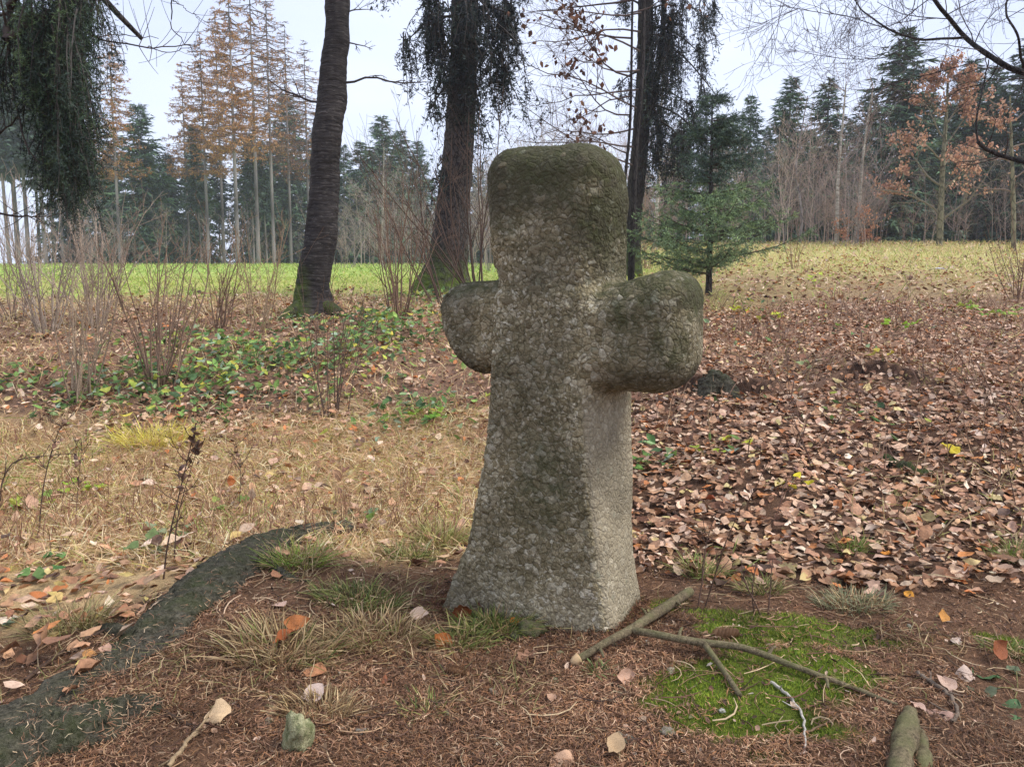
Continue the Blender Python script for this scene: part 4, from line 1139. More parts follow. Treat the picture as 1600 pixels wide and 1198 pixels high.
grass(19000, 0, 21, 8, 27, lambda x, y: np.clip(z_farR(x, y), .2, 1) * (1 - z_field(x, y)), (.08, .28), .012, DRY + [(172, 178, 98, 7), (150, 164, 84, 4)], .5, simple=True)
grass(9000, .4, 6.5, 3.0, 9.5, lambda x, y: smooth(-.15, .35, n2(x, y, 1.3, 60)) * .8 + .1, (.08, .36), .0055, [(140, 110, 90, 4), (110, 84, 70, 3), (176, 150, 118, 3)], .4, (.1, .6), True)
grass(9000, .3, 6.5, 2.7, 9.5, lambda x, y: smooth(-.06, .3, n2(x, y, .9, 64)), (.05, .16), .0045, [(196, 176, 124, 4), (170, 160, 96, 3), (140, 150, 78, 2), (210, 190, 150, 2)], .7, (.3, 1.2), True)
add_obj('tan_grass', g.mesh('tan_grass', M_GRASS, False), None, 'pale tan grass and dead stalks on the slope at right', 'dry grass', kind='stuff')

# green bramble and dead nettle leaves on the bank
rng = np.random.default_rng(25)
g = Geo()
BL = [(300, 610, .75, .38, 1.0), (400, 570, .8, .45, 1.0), (260, 585, .4, .3, .6), (500, 560, .7, .4, .8), (600, 515, .9, .4, .8), (660, 505, .6, .35, .7), (60, 600, .5, .25, .35), (590, 590, .5, .2, .5), (690, 640, .25, .2, .6), (640, 660, .3, .2, .5), (460, 620, .4, .25, .5), (720, 470, .8, .5, .5), (1010, 725, .10, .08, .7), (350, 530, .8, .4, .25), (820, 500, 1.2, .6, .4)]
cen = [(*ground_at(u, v)[:2], rx, ry, a) for u, v, rx, ry, a in BL]
def z_green(x, y):
    m_ = np.zeros(len(x))
    for cx, cy, rx, ry, a in cen: m_ = np.maximum(m_, a * np.exp(-((x - cx) / rx) ** 2 - ((y - cy) / ry) ** 2))
    return np.maximum(m_ * np.clip(.55 + 1.3 * n2(x, y, 2.5, 56), 0, 1), .03 * (x > .5) * smooth(-.1, .3, n2(x, y, 1.1, 65)))
x, y = sample(rng, 52000, -5, 5.0, 3.9, 9.5, z_green)
n = len(x); hgt = rng.random(n) ** 1.3 * (.05 + .16 * np.clip(z_green(x, y), 0, 1))
pos = np.stack([x, y, H(x, y) + .02 + hgt], 1)
X, Y, Z = axes(np.tile([0, -.25, 1.0], (n, 1)), rng, .4)
gcol_ = pick([(120, 150, 78, 4), (100, 130, 74, 4), (146, 172, 92, 3), (150, 172, 120, 2), (180, 186, 84, 1.5), (82, 108, 70, 3), (166, 184, 154, 1), (204, 194, 84, .6)], n, rng, .2)
tv, tf = LEAF_S[1]; h_ = rng.random(n) < .5
scatter(g, tv, tf, pos[h_], X[h_], Y[h_], Z[h_], rng.uniform(.04, .085, h_.sum()), gcol_[h_])
tv, tf = LEAF_S[0]
scatter(g, tv, tf, pos[~h_], X[~h_], Y[~h_], Z[~h_], rng.uniform(.04, .075, (~h_).sum()), gcol_[~h_])
# stalks under them
k = rng.random(n) < .25
needles(g, np.stack([x, y, H(x, y)], 1)[k], np.tile([0, 0, 1.0], (k.sum(), 1)), hgt[k] + .03, .006, srgb(110, 110, 70), rng)
add_obj('bramble_leaves', g.mesh('bramble_leaves', M_GREEN), None, 'green bramble and nettle leaves covering the bank behind the cross', 'undergrowth', kind='stuff')

# single low plants with green or yellow leaves
SPRIG_T = leaf_template(.3, -.2, 0, 6, 77)
leaf_me = {}
def small_plant(u, v, n, size, h, pal, lab, name='leafy_seedling', group=None, spread=.06):
    p = ground_at(u, v); root = thing(name, lab, 'plant', p, 0, group)
    t = Tubes(); g = Geo()
    for k in range(n):
        a = rng.uniform(0, 6.28); r_ = spread * rng.uniform(.3, 1)
        top = np.array([math.cos(a) * r_, math.sin(a) * r_, h * rng.uniform(.5, 1.0)])
        t.add([np.zeros(3) + [0, 0, -.01], top * [.3, .3, .6], top], [.0022, .0018, .0014], srgb(120, 112, 70))
        X_ = unit(np.array([math.cos(a), math.sin(a), -.15]) + rng.normal(size=3) * .25); Z_ = unit(np.cross(X_, np.cross([0, -.35, 1.0], X_)) + rng.normal(size=3) * .25)
        Y_ = np.cross(Z_, X_)
        c_ = pick(pal, 1, rng, .12)
        gl = Geo(); s = size * rng.uniform(.75, 1.2)
        scatter(gl, SPRIG_T[0] + [.5, 0, 0], SPRIG_T[1], np.array([top]), X_[None], Y_[None], Z_[None], np.array([s]), c_)
        add_obj('leaf', gl.mesh('leaf', M_GREEN), root)
    t.into(g, 4)
    add_obj('stem', g.mesh('stem', M_TWIG), root)
YEL = [(214, 198, 52), (200, 190, 60), (222, 206, 84)]
GRN = [(96, 132, 60), (120, 150, 66), (84, 112, 58)]
MIX = YEL + GRN
for (u, v, n, s, h, pal, lab) in [
    (1236, 768, 4, .055, .07, YEL[:2], 'bright yellow three-leaved seedling standing in the leaves right of the cross'),
    (1015, 735, 7, .07, .06, GRN, 'green leafy plant close behind the right side of the cross shaft'),
    (1100, 715, 4, .05, .07, [(170, 186, 70)], 'light green seedling in the leaves right of the shaft'),
    (1140, 705, 4, .05, .09, [(186, 190, 60)], 'yellow green seedling right of the light green one behind the cross'),
    (1398, 520, 7, .10, .14, [(150, 186, 60), (140, 174, 70)], 'bright green leafy plant in the middle of the right slope'),
    (1500, 490, 6, .11, .12, [(130, 170, 70), (160, 180, 80)], 'row of green leaves high on the right slope, left part'),
    (1560, 500, 7, .11, .12, [(130, 170, 70), (160, 180, 80)], 'row of green leaves high on the right slope, right part'),
    (1205, 505, 5, .09, .12, [(196, 200, 70)], 'yellow green plant left on the upper right slope'),
    (1160, 492, 4, .09, .1, [(196, 200, 60)], 'small yellow plant beyond the stump behind the cross'),
    (1282, 445, 5, .12, .16, [(184, 200, 70)], 'yellow green plant near the young spruce on the slope'),
    (1505, 710, 2, .07, .05, [(214, 190, 60)], 'single yellow leaf sprig on the right slope above the mossy log'),
    (1380, 565, 4, .08, .1, [(206, 190, 80)], 'yellow leaved sprig in the dead stalks of the right slope'),
    (1265, 580, 5, .07, .08, [(150, 160, 110), (180, 186, 120)], 'pale green plant beside the dark hollow on the right slope'),
    (660, 660, 7, .08, .1, [(120, 160, 66), (150, 180, 70)], 'bright green plant low on the bank left of the shaft'),
    (810, 640, 4, .06, .1, [(140, 160, 70)], 'green sprig touching the left edge of the shaft'),
    (135, 770, 8, .06, .06, [(150, 176, 60), (180, 180, 70)], 'yellow green leaves in the dry grass at the left'),
    (45, 800, 7, .06, .06, [(170, 176, 80), (120, 150, 70)], 'green and yellow leaves in the dry grass at the left edge'),
    (230, 865, 6, .07, .07, [(128, 142, 104), (118, 138, 86), (150, 156, 116)], 'grey green bramble leaves just outside the bend of the root'),
    (265, 838, 5, .06, .06, [(126, 142, 100), (142, 152, 116)], 'grey green bramble leaves by the tall dead stalk'),
    (60, 895, 5, .06, .05, [(86, 124, 70), (110, 140, 80)], 'dark green leaves in the litter at the left edge'),
    (20, 965, 4, .06, .03, [(112, 122, 96)], 'grey green leaf at the left edge beside the root'),
    (540, 818, 5, .07, .06, [(130, 150, 110), (124, 150, 70)], 'green leaves at the far tip of the long root'),
    (355, 805, 6, .06, .07, [(130, 150, 80), (160, 170, 90)], 'green leaves in the dry grass behind the root'),
    (1590, 1080, 4, .09, .02, [(86, 112, 72), (110, 120, 90)], 'flattened green leaves at the right edge of the foreground'),
    (1030, 1160, 2, .045, .01, [(110, 124, 108), (120, 118, 104)], 'grey green leaflets on the needles near the bottom edge')]:
    small_plant(u, v, n, s, h, pal, lab, spread=s * 1.3)

# grass tussocks near the stone
def tussock(u, v, n, L, spread, pal, lab, flop=.9, w=.003, yshift=0):
    n = int(n * 1.6)
    p = ground_at(u, v); root = thing('grass_tussock', lab, 'grass tuft', p, 0, 'grass tussocks round the cross')
    for part, frac, pl in (('green_blades', .6, pal[0]), ('dry_blades', .4, pal[1])):
        k = max(4, int(n * frac)); g = Geo()
        a = rng.uniform(0, 6.28, k); r_ = spread * np.sqrt(rng.random(k))
        x, y = np.cos(a) * r_, np.sin(a) * r_ * .7
        q = np.stack([x, y, H(x + p[0], y + p[1]) - p[2] - .004], 1)
        up = unit(np.stack([x / spread * .6, y / spread * .6, np.full(k, 1.0)], 1) + rng.normal(size=(k, 3)) * .3)
        bd = np.stack([x, y, np.zeros(k)], 1) / spread + rng.normal(size=(k, 3)) * .6; bd[:, 2] = -.25
        blades(g, q, up, unit(bd), rng.uniform(L * .5, L * 1.2, k), w, pick(pl, k, rng, .2), rng, rng.uniform(.2, flop, k))
        add_obj(part, g.mesh(part, M_GRASS, False), root)
GG = [(96, 110, 52), (120, 128, 64), (78, 92, 46), (150, 150, 86)]
GD = [(176, 150, 108), (150, 122, 88), (196, 172, 130), (130, 108, 76)]
for a in [
    (775, 985, 420, .10, .10, (GG, GG[:2] + GD[:2]), 'dense green grass tuft at the left foot of the stone cross'),
    (720, 1010, 200, .09, .08, (GG, GD), 'grass tuft with dry blades left of the dense one at the cross foot'),
    (560, 940, 380, .07, .14, (GG, GG + GD), 'low green grass patch midway between root and cross'),
    (465, 885, 260, .12, .09, ([(130, 152, 66), (104, 130, 54), (160, 166, 80)], GD), 'bright green grass tuft growing on the inner side of the root'),
    (440, 1020, 360, .11, .14, (GD, GG[1:] + GD), 'large dry grass tuft with an orange leaf stuck in it'),
    (590, 1000, 300, .10, .14, (GD, GD + GG[1:2]), 'tangle of pale dry grass left of the cross foot'),
    (640, 870, 260, .07, .10, (GG, GD), 'short green grass tuft behind the dry tangle'),
    (690, 850, 300, .14, .10, ([(150, 158, 86), (176, 172, 104)], GD), 'tall yellow green grass tuft behind the left edge of the cross foot'),
    (1335, 945, 320, .07, .12, ([(130, 134, 98), (150, 148, 112)], GD), 'low grey green grass patch right of the cross on the needles'),
    (1190, 925, 160, .08, .07, (GG, GD), 'thin grass tuft beyond the fallen branch'),
    (1095, 900, 120, .12, .06, ([(140, 150, 80), (120, 140, 70)], GD), 'thin tall grass beside the end of the fallen branch'),
    (1590, 870, 160, .10, .07, ([(120, 140, 66)], GD), 'green grass tuft at the right edge of the leaf litter'),
    (1330, 860, 140, .08, .06, ([(124, 146, 66)], GD), 'small green grass tuft in the leaf litter right of the cross'),
    (1580, 1020, 120, .05, .07, (GG, GD), 'short grass on the mossy patch at the right edge'),
    (110, 985, 260, .11, .12, ([(140, 136, 84), (160, 146, 100)], GD), 'faded flattened grass tuft left of the long root'),
    (500, 1115, 200, .07, .09, (GD, GD), 'dry grass tuft above the pointed mossy stone'),
    (935, 1050, 40, .05, .02, ([(130, 150, 90)], GD), 'tiny green grass sprout in front of the fallen branch'),
    (240, 692, 420, .16, .22, ([(222, 206, 96), (206, 194, 84)], [(228, 212, 120)]), 'bright yellow grass clump at the foot of the bank at left'),
    (670, 1110, 110, .05, .08, (GG[2:], GD), 'sparse short grass on the needles below the cone')]:
    tussock(*a)

# single leaves in front
LEAF_HI = [leaf_template(c, k, l, 11, 110 + i, crumple=.13, jit=.3, cols=(-1, -.5, 0, .5, 1)) for i, (c, k, l) in enumerate([(.4, .2, 0), (.15, .35, 0), (.6, .15, 0), (-.35, -.3, 0), (.25, -.25, 0), (.25, .25, 3), (.5, .45, 0), (-.4, .2, 3), (1.0, .3, 0), (.15, .6, 0)])]
leaf_objs = [make_mesh('fallen_leaf', V * np.array([1, 1.12, 1]), [F], M_LEAF1) for V, F in LEAF_HI]
stalk_me = make_mesh('stalk', *(lambda gt: (np.concatenate(gt.V), [np.concatenate(gt.P4)]))((lambda t_, g_: (t_.add([(-.48, 0, .06), (-.65, .02, .06), (-.8, .06, .03)], [.012, .01, .008]), t_.into(g_, 4), g_)[2])(Tubes(), Geo())), M_LEAF1)
def fallen_leaf(p, n, size, colr, k, lab, group, tilt=.3, stalk=True, rot=None):
    o = add_obj('fallen_leaf', leaf_objs[k % len(leaf_objs)], None, lab, 'leaf', group, loc=p)
    z = Vector(unit(np.asarray(n) + rng.normal(size=3) * tilt)); q = z.to_track_quat('Z', 'Y') @ Matrix.Rotation(rng.uniform(0, 6.28) if rot is None else rot, 3, 'Z').to_quaternion()
    o.rotation_mode = 'QUATERNION'; o.rotation_quaternion = q
    o.scale = (size, size * rng.uniform(.85, 1.2), size * rng.uniform(.5, 1.0)); o.color = (*colr, 1)
    if stalk:
        s = add_obj('stalk', stalk_me, o); s.color = (*(colr * .7), 1)
    return o
for i, (x_, y_, side_) in enumerate(INDIV):
    n_ = Hn(x_, y_)[0]
    c_ = pick(LEAF_PAL, 1, rng)[0]; lum = c_.mean(); warm = c_[0] / max(c_[2], .01)
    tone = 'rusty' if warm > 3.4 else ('pale beige' if lum > .42 else ('pinkish tan' if lum > .28 else ('mid brown' if lum > .16 else 'dark brown')))
    if side_ == 'R':
        where = 'close to the cross shaft' if x_ < .75 else ('above the mossy patch' if x_ < 1.2 else ('above the bare soil at right' if x_ < 1.65 else 'near the right edge'))
        row = 'front rim of the litter' if y_ < 2.85 else ('litter behind the rim' if y_ < 3.1 else 'litter farther back')
        lab_ = f'{tone} leaf in the {row}, {where}'
    else:
        lab_ = f'{tone} fallen leaf outside the long root, ' + ('touching the root side' if x_ > -1.4 else 'towards the left edge')
    fallen_leaf(on_ground(x_, y_) + n_ * rng.uniform(.006, .03), n_, (.050 if side_ == 'R' else .042) * np.exp(rng.normal() * .25), c_, rng.integers(0, 10), lab_, 'fallen leaves: ' + lab_, .3, stalk=i % 2 == 0)
for u, v, s, colr, k, dz, til, lab in [
    (340, 1107, .075, (214, 182, 140), 3, .03, .4, 'pale beige leaf held up on the end of a bare stick at lower left'),
    (492, 1051, .062, (196, 138, 98), 1, .012, .2, 'round light brown leaf alone on the needles below the dry tussock'),
    (464, 972, .075, (176, 110, 62), 0, .05, 1.2, 'upright orange brown leaf stuck in the large dry tussock'),
    (444, 998, .06, (166, 92, 48), 6, .03, .8, 'rusty leaf low in the dry tussock under the upright leaf'),
    (488, 1085, .07, (204, 180, 164), 2, .012, .4, 'crumpled pale pinkish leaf above the pointed mossy stone'),
    (436, 946, .055, (208, 172, 150), 1, .012, .25, 'pale round pink leaf between the root and the green grass'),
    (432, 898, .06, (184, 130, 94), 0, .012, .3, 'tan leaf lying against the inner side of the root'),
    (600, 1062, .03, (150, 92, 60), 4, .01, .3, 'small dark leaf in the dry tangle'),
    (822, 1026, .06, (150, 110, 84), 5, .01, .2, 'lobed brown leaf on the needles in front of the mossy cobble'),
    (808, 970, .05, (206, 132, 56), 6, .02, .5, 'orange leaf leaning on the stone above the mossy cobble'),
    (722, 952, .08, (150, 84, 50), 2, .05, 1.0, 'rust coloured leaf curled upright against the left foot of the cross'),
    (755, 945, .05, (96, 60, 44), 6, .04, .7, 'dark brown leaf at the left foot of the cross'),
    (690, 1000, .06, (190, 116, 60), 8, .02, .6, 'orange curled leaf in the grass left of the cross foot'),
    (655, 960, .06, (212, 184, 160), 2, .015, .5, 'pale crumpled leaf on the needles left of the cross'),
    (975, 1056, .055, (206, 166, 138), 8, .015, .8, 'pale pink curled leaf below the fork of the fallen branch'),
    (862, 1093, .035, (184, 146, 118), 6, .01, .4, 'small pale leaf on bare needles in the middle foreground'),
    (876, 1190, .075, (206, 164, 130), 3, .012, .2, 'large pale leaf cut by the bottom edge of the picture'),
    (1495, 1002, .055, (208, 186, 168), 4, .008, .15, 'flat pale leaf on the bare soil at right'),
    (1508, 1054, .06, (206, 180, 160), 4, .008, .2, 'pale leaf right of the crooked grey stick'),
    (1478, 1070, .06, (196, 164, 142), 1, .01, .2, 'light tan leaf under the bend of the crooked stick'),
    (1434, 1106, .04, (204, 168, 146), 6, .01, .4, 'small pink leaf left of the crooked stick end'),
    (1468, 1113, .065, (176, 140, 122), 3, .01, .25, 'dull tan leaf below the crooked stick'),
    (1560, 1016, .06, (156, 92, 56), 8, .03, .8, 'rust leaf standing at the right edge by the moss'),
    (1472, 963, .05, (202, 142, 70), 6, .015, .5, 'orange leaf in dry grass right of the bare soil'),
    (1420, 927, .05, (214, 148, 50), 3, .012, .4, 'bright orange leaf at the edge of the litter right of the cross'),
    (1383, 862, .045, (216, 140, 50), 3, .02, .5, 'bright orange leaf deeper in the litter'),
    (1110, 780, .05, (170, 92, 60), 9, .05, .6, 'round red brown leaf standing in the litter right of the shaft'),
    (62, 927, .07, (196, 122, 70), 3, .02, .5, 'orange brown leaf at the left edge of the foreground, left of a pair'),
    (92, 918, .065, (186, 116, 64), 4, .02, .5, 'orange brown leaf at the left edge of the foreground, right of a pair'),
    (200, 962, .055, (204, 146, 104), 1, .012, .3, 'light tan leaf lying on the outer edge of the root'),
    (360, 752, .06, (190, 112, 58), 3, .05, .9, 'orange leaf caught in the dry grass behind the root'),
    (425, 850, .04, (180, 92, 46), 6, .01, .4, 'red brown leaf on top of the root bend'),
    (140, 1023, .04, (206, 150, 90), 6, .012, .4, 'small orange leaf beside the twig along the root'),
    (1005, 1125, .025, (176, 150, 124), 6, .008, .4, 'tiny pale leaf below the moss in the foreground'),
    (960, 1165, .07, (186, 156, 118), 2, .02, .5, 'long curled dry leaf near the bottom edge'),
    (540, 868, .05, (198, 150, 120), 8, .012, .3, 'rolled tan leaf behind the low green grass')]:
    fallen_leaf(ground_at(u, v, dz), (0, -.25, 1) if til < .7 else (rng.normal() * .4, -1, .5), s, srgb(*colr), k, lab, 'single leaves in the foreground', til * .5, stalk=(k % 2 == 0))

# ------------------------------------------------------------------ branching
def rvec(R): return Vector((R.gauss(0, 1), R.gauss(0, 1), R.gauss(0, 1)))
def grow(T, R, p, d, L, r, lev, kids, wander=.12, up=.05, spread=.7, ratio=.55, tip=.35, c=(.2, .15, .12), tips=None, segs=(7, 5, 4, 3), rmin=.0012, tmin=.25):
    n = segs[min(lev, len(segs) - 1)]
    pts = [p.copy()]; dirs = [d.copy()]
    q = p.copy(); e = d.normalized()
    for i in range(n):
        e = (e + rvec(R) * wander + Vector((0, 0, up))).normalized()
        q = q + e * (L / n); pts.append(q.copy()); dirs.append(e.copy())
    rad = [max(rmin, r * (1 - (1 - tip) * i / n)) for i in range(n + 1)]
    T.add(pts, rad, c)
    if tips is not None and lev >= len(kids): tips.extend((pts[i], dirs[i]) for i in range(1, n + 1))
    if lev < len(kids):
        for k in range(kids[lev]):
            t = R.uniform(tmin, .98) * n; i = min(int(t), n - 1); f = t - i
            b = pts[i].lerp(pts[i + 1], f)
            s = rvec(R); s = (s - dirs[i] * s.dot(dirs[i])).normalized()
            cd = (dirs[i + 1] * (1 - spread * .5) + s * spread).normalized()
            grow(T, R, b, cd, L * ratio * R.uniform(.6, 1.15) * (1.15 - .5 * t / n), max(rmin, rad[i] * .6), lev + 1, kids, wander * 1.15, up, spread, ratio, tip, c, tips, segs, rmin, .15)

# ------------------------------------------------------------------ coppice shrubs on the bank and tall dead stalks
def shrub(u, v, n, height, spread, colr, lab, seed, r=.006, lean=(0, 0), kids=(4, 2), group='bare shrubs on the bank'):
    R = random.Random(seed)
    p = ground_at(u, v); root = thing('bare_shrub', lab, 'shrub', p, 0, group)
    for k in range(n):
        a = R.uniform(0, 6.283); s = R.uniform(.05, 1) * spread
        d = Vector((math.cos(a) * s + lean[0], math.sin(a) * s + lean[1], 1)).normalized()
        T = Tubes(); g = Geo()
        cc = np.array(srgb(*colr)) * R.uniform(.7, 1.25)
        b0 = Vector((math.cos(a) * .05 * R.random() * 2, math.sin(a) * .05 * R.random() * 2, -.03))
        grow(T, R, b0, d, height * R.uniform(.55, 1.1), r * R.uniform(.6, 1.15), 0, kids, .07, .03, .5, .38, .3, cc)
        T.into(g, 4)
        add_obj('stem', g.mesh('stem', M_TWIG), root)
    # dead leaves and debris caught at the foot
    return root
TAN, BRN, DRK = (164, 138, 110), (132, 106, 88), (100, 82, 70)
shrub(120, 628, 16, .95, .42, (156, 136, 114), 'tan coppice shrub nearest the left edge low on the bank', 1, .0075)
shrub(250, 606, 22, 1.15, .48, (140, 116, 98), 'many-stemmed coppice shrub standing in green leaves on the bank', 2, .008)
shrub(75, 525, 22, 1.2, .6, (166, 150, 134), 'thick tan thicket shrub at the left behind the coppice shrubs', 3, .0075, kids=(6, 3))
shrub(150, 515, 22, 1.25, .55, (166, 148, 130), 'thick tan thicket shrub next to the field edge at left', 4, .0075, kids=(6, 3))
shrub(25, 500, 14, 1.1, .5, (150, 130, 114), 'brown thicket shrub at the very left edge', 5, .006)
shrub(345, 515, 16, .9, .4, BRN, 'small bare shrub in front of the field left of the cherry trunk', 6, .0055)
shrub(405, 520, 14, 1.0, .4, TAN, 'small bare shrub just left of the cherry trunk foot', 7, .0055)
shrub(520, 648, 13, 1.0, .28, DRK, 'thin reddish stalk shrub low on the bank right of the cherry trunk', 8, .004)
shrub(625, 500, 20, 1.3, .5, BRN, 'fan-shaped bare shrub between cherry and spruce trunks', 9, .0065)
shrub(745, 470, 12, 2.4, .5, DRK, 'tall bare shrub arching out behind the left side of the cross', 10, .011, (-.35, 0), (6, 3))
shrub(690, 480, 9, 1.9, .55, DRK, 'tall bare shrub before the big spruce trunk', 11, .008, (-.25, 0), (6, 3))
shrub(1590, 470, 14, 1.3, .5, BRN, 'bare brambly shrub at the right edge of the slope', 12, .006, (-.15, 0))
shrub(1010, 420, 16, 1.6, .35, TAN, 'pale bare shrub under the dark twin trunk right of the cross', 13, .007)
shrub(1240, 420, 8, .9, .4, BRN, 'low bare shrub beyond the young spruce', 14, .006)
for k, (u, v, h, lab) in enumerate([(1345, 640, .5, 'dead stalk rising from the right slope beside the leafy ridge'), (1270, 740, .5, 'thin dead stalk in the litter near the yellow seedling'), (1165, 800, .45, 'thin dark stalk right of the cross shaft'), (1090, 950, .42, 'thin dark stem standing before the end of the fallen branch'), (1180, 960, .22, 'short dark stem right of the fallen branch end'), (1560, 660, .6, 'dead brown stalk on the right slope near the edge'), (1440, 600, .45, 'dead stalk in the middle of the right slope'), (1420, 470, .6, 'dead stalk high on the right slope'), (1300, 520, .4, 'dead stalk above the hollow on the right slope'), (1590, 800, .5, 'thin stalk at the right edge over the litter'), (1230, 620, .35, 'short dead stalk by the old stump')]):
    R = random.Random(70 + k); p = ground_at(u, v); T = Tubes(); g = Geo()
    for q in range(R.choice([1, 2, 3])):
        grow(T, R, Vector((q * .02, 0, -.01)), Vector((R.gauss(0, .2), R.gauss(0, .2), 1)), h * R.uniform(.7, 1), .0028, 0, (4,), .09, .02, .5, .3, .4, srgb(100, 78, 66))
    T.into(g, 4)
    add_obj('dead_stalk', g.mesh('dead_stalk', M_TWIG), None, lab, 'stalk', 'dead stalks on the slope', loc=p)
# tall weeds at the left with dried heads
def weed(px, Y0, r, lab, heads=0, seed=0):
    R = random.Random(seed); rn = np.random.default_rng(seed)
    p0 = ground_at(*px[0]); Y = p0[1]
    P = spline([p0 + [0, 0, -.01]] + [at(u, v, Y + Y0 * i) for i, (u, v) in enumerate(px[1:], 1)], 20) - p0
    T = Tubes(); T.add(P, np.linspace(r, r * .4, 20), srgb(88, 70, 60)); g = Geo()
    for k in range(9):
        i = rn.integers(6, 19); d = Vector((R.gauss(0, 1), R.gauss(0, .6), .6)).normalized()
        grow(T, R, Vector(P[i]), d, R.uniform(.04, .12), r * .5, 1, (0, 2), .1, .06, .5, .4, .4, srgb(78, 62, 52))
    T.into(g, 5)
    root = thing('dead_weed', lab, 'weed', p0)
    add_obj('stem', g.mesh('stem', M_TWIG), root)
    if heads:
        gh = Geo(); i = rn.integers(11, 20, heads); q = P[i] + rn.normal(size=(heads, 3)) * .012
        X, Y_, Z = axes(rn.normal(size=(heads, 3)), rn, .5)
        scatter(gh, *LEAF_S[2], q, X, Y_, Z, rn.uniform(.018, .04, heads), pick([(112, 84, 66), (136, 104, 82), (92, 70, 58)], heads, rn))
        add_obj('withered_leaves', gh.mesh('withered_leaves', M_LITTER), root)
weed([(255, 905), (262, 850), (278, 780), (296, 705), (302, 680)], 0, .0035, 'tall dark dead weed with withered leaves rising beyond the root bend', 14, 31)
weed([(272, 880), (276, 820), (290, 760), (312, 690)], .02, .0028, 'second thinner dead weed beside the tall one beyond the root bend', 10, 32)
weed([(60, 830), (68, 760), (82, 700), (100, 655)], .02, .0035, 'dark branching weed in the dry grass at left', 8, 33)
weed([(2, 800), (2, 760), (22, 722), (70, 712), (128, 708)], .03, .004, 'dark weed arching over at the left edge', 4, 34)
weed([(118, 815), (122, 760), (128, 700)], .02, .0022, 'thin upright dead stem in the dry grass at left', 5, 35)
weed([(372, 800), (376, 740), (368, 690)], .02, .0022, 'thin upright dead stem in the dry grass behind the root', 5, 36)

# ------------------------------------------------------------------ the three big trunks
rng = np.random.default_rng(31)
def px_path(pts, Y):
    return [at(u, v, Y + (k if len(t_) else 0)) for (u, v, *t_), k in zip(pts, [0] * len(pts))]
p0 = ground_at(490, 492); Yc = p0[1]
cherry = thing('cherry_tree', 'leaning cherry tree with dark ringed bark and a mossy foot left of the cross', 'tree', p0)
path = [p0 + [0, 0, -.15], p0 + [.0, 0, .05]] + [at(u, v, Yc) for u, v in ((490, 440), (502, 370), (505, 300), (509, 235), (518, 150), (526, 50))] + [at(528, -120, Yc), at(545, -420, Yc), at(570, -900, Yc)]
pxm = Yc / 1200
def ring_relief(V):
    return .007 * fbm(V * np.array([4, 4, 34]), 97, 3) + .022 * fbm(V * np.array([6, 6, 3.5]), 98, 3) + .010 * fbm(V * np.array([26, 26, 4]), 197, 2)
limb_obj('trunk', M_CHERRY, cherry, [q - p0 for q in path], [r_ * pxm for r_ in (31, 28, 24.5, 23.5, 23, 22.5, 21.5, 18, 17, 15, 11)], around=64, along=260, relief=ring_relief, flare=.6, lobes=4, flare_h=.18, seed=1.0, moss=lambda V, N: smooth(.55, .0, V[:, 2] + .3 * fbm(V * 6, 99, 2)) * smooth(.3, -.5, N[:, 0]) * .9)
R = random.Random(5); T = Tubes(); g = Geo()
for (u, v, dx, L) in ((540, 18, 1, .3), (540, 66, 1, .25), (535, 130, 1, .8), (500, 160, -1, .6), (545, -60, 1, 1.6), (520, -100, -1, 1.6), (545, -200, 1, 2.0), (530, -250, -1, 2)):
    grow(T, R, Vector(at(u, v, Yc) - p0), Vector((dx, R.gauss(0, .4), .2)), L, .012 if L > .5 else .008, 0, (5, 3), .14, .01, .6, .5, .3, srgb(66, 58, 54))
T.into(g, 4); add_obj('branches', g.mesh('branches', M_TWIG), cherry)
for sgn, (dx, dy) in enumerate(((.32, -.12), (-.2, -.25))):
    limb_obj('root', M_CHERRY, cherry, [np.array([0, 0, .12]), np.array([dx * .6, dy * .6, .05]), np.array([dx, dy, -.02]), np.array([dx * 1.4, dy * 1.3, -.1])], [.1, .07, .045, .03], around=20, along=30, relief=lambda V: .01 * fbm(V * 12, 96, 2), moss=lambda V, N: .5 + 0 * V[:, 0])

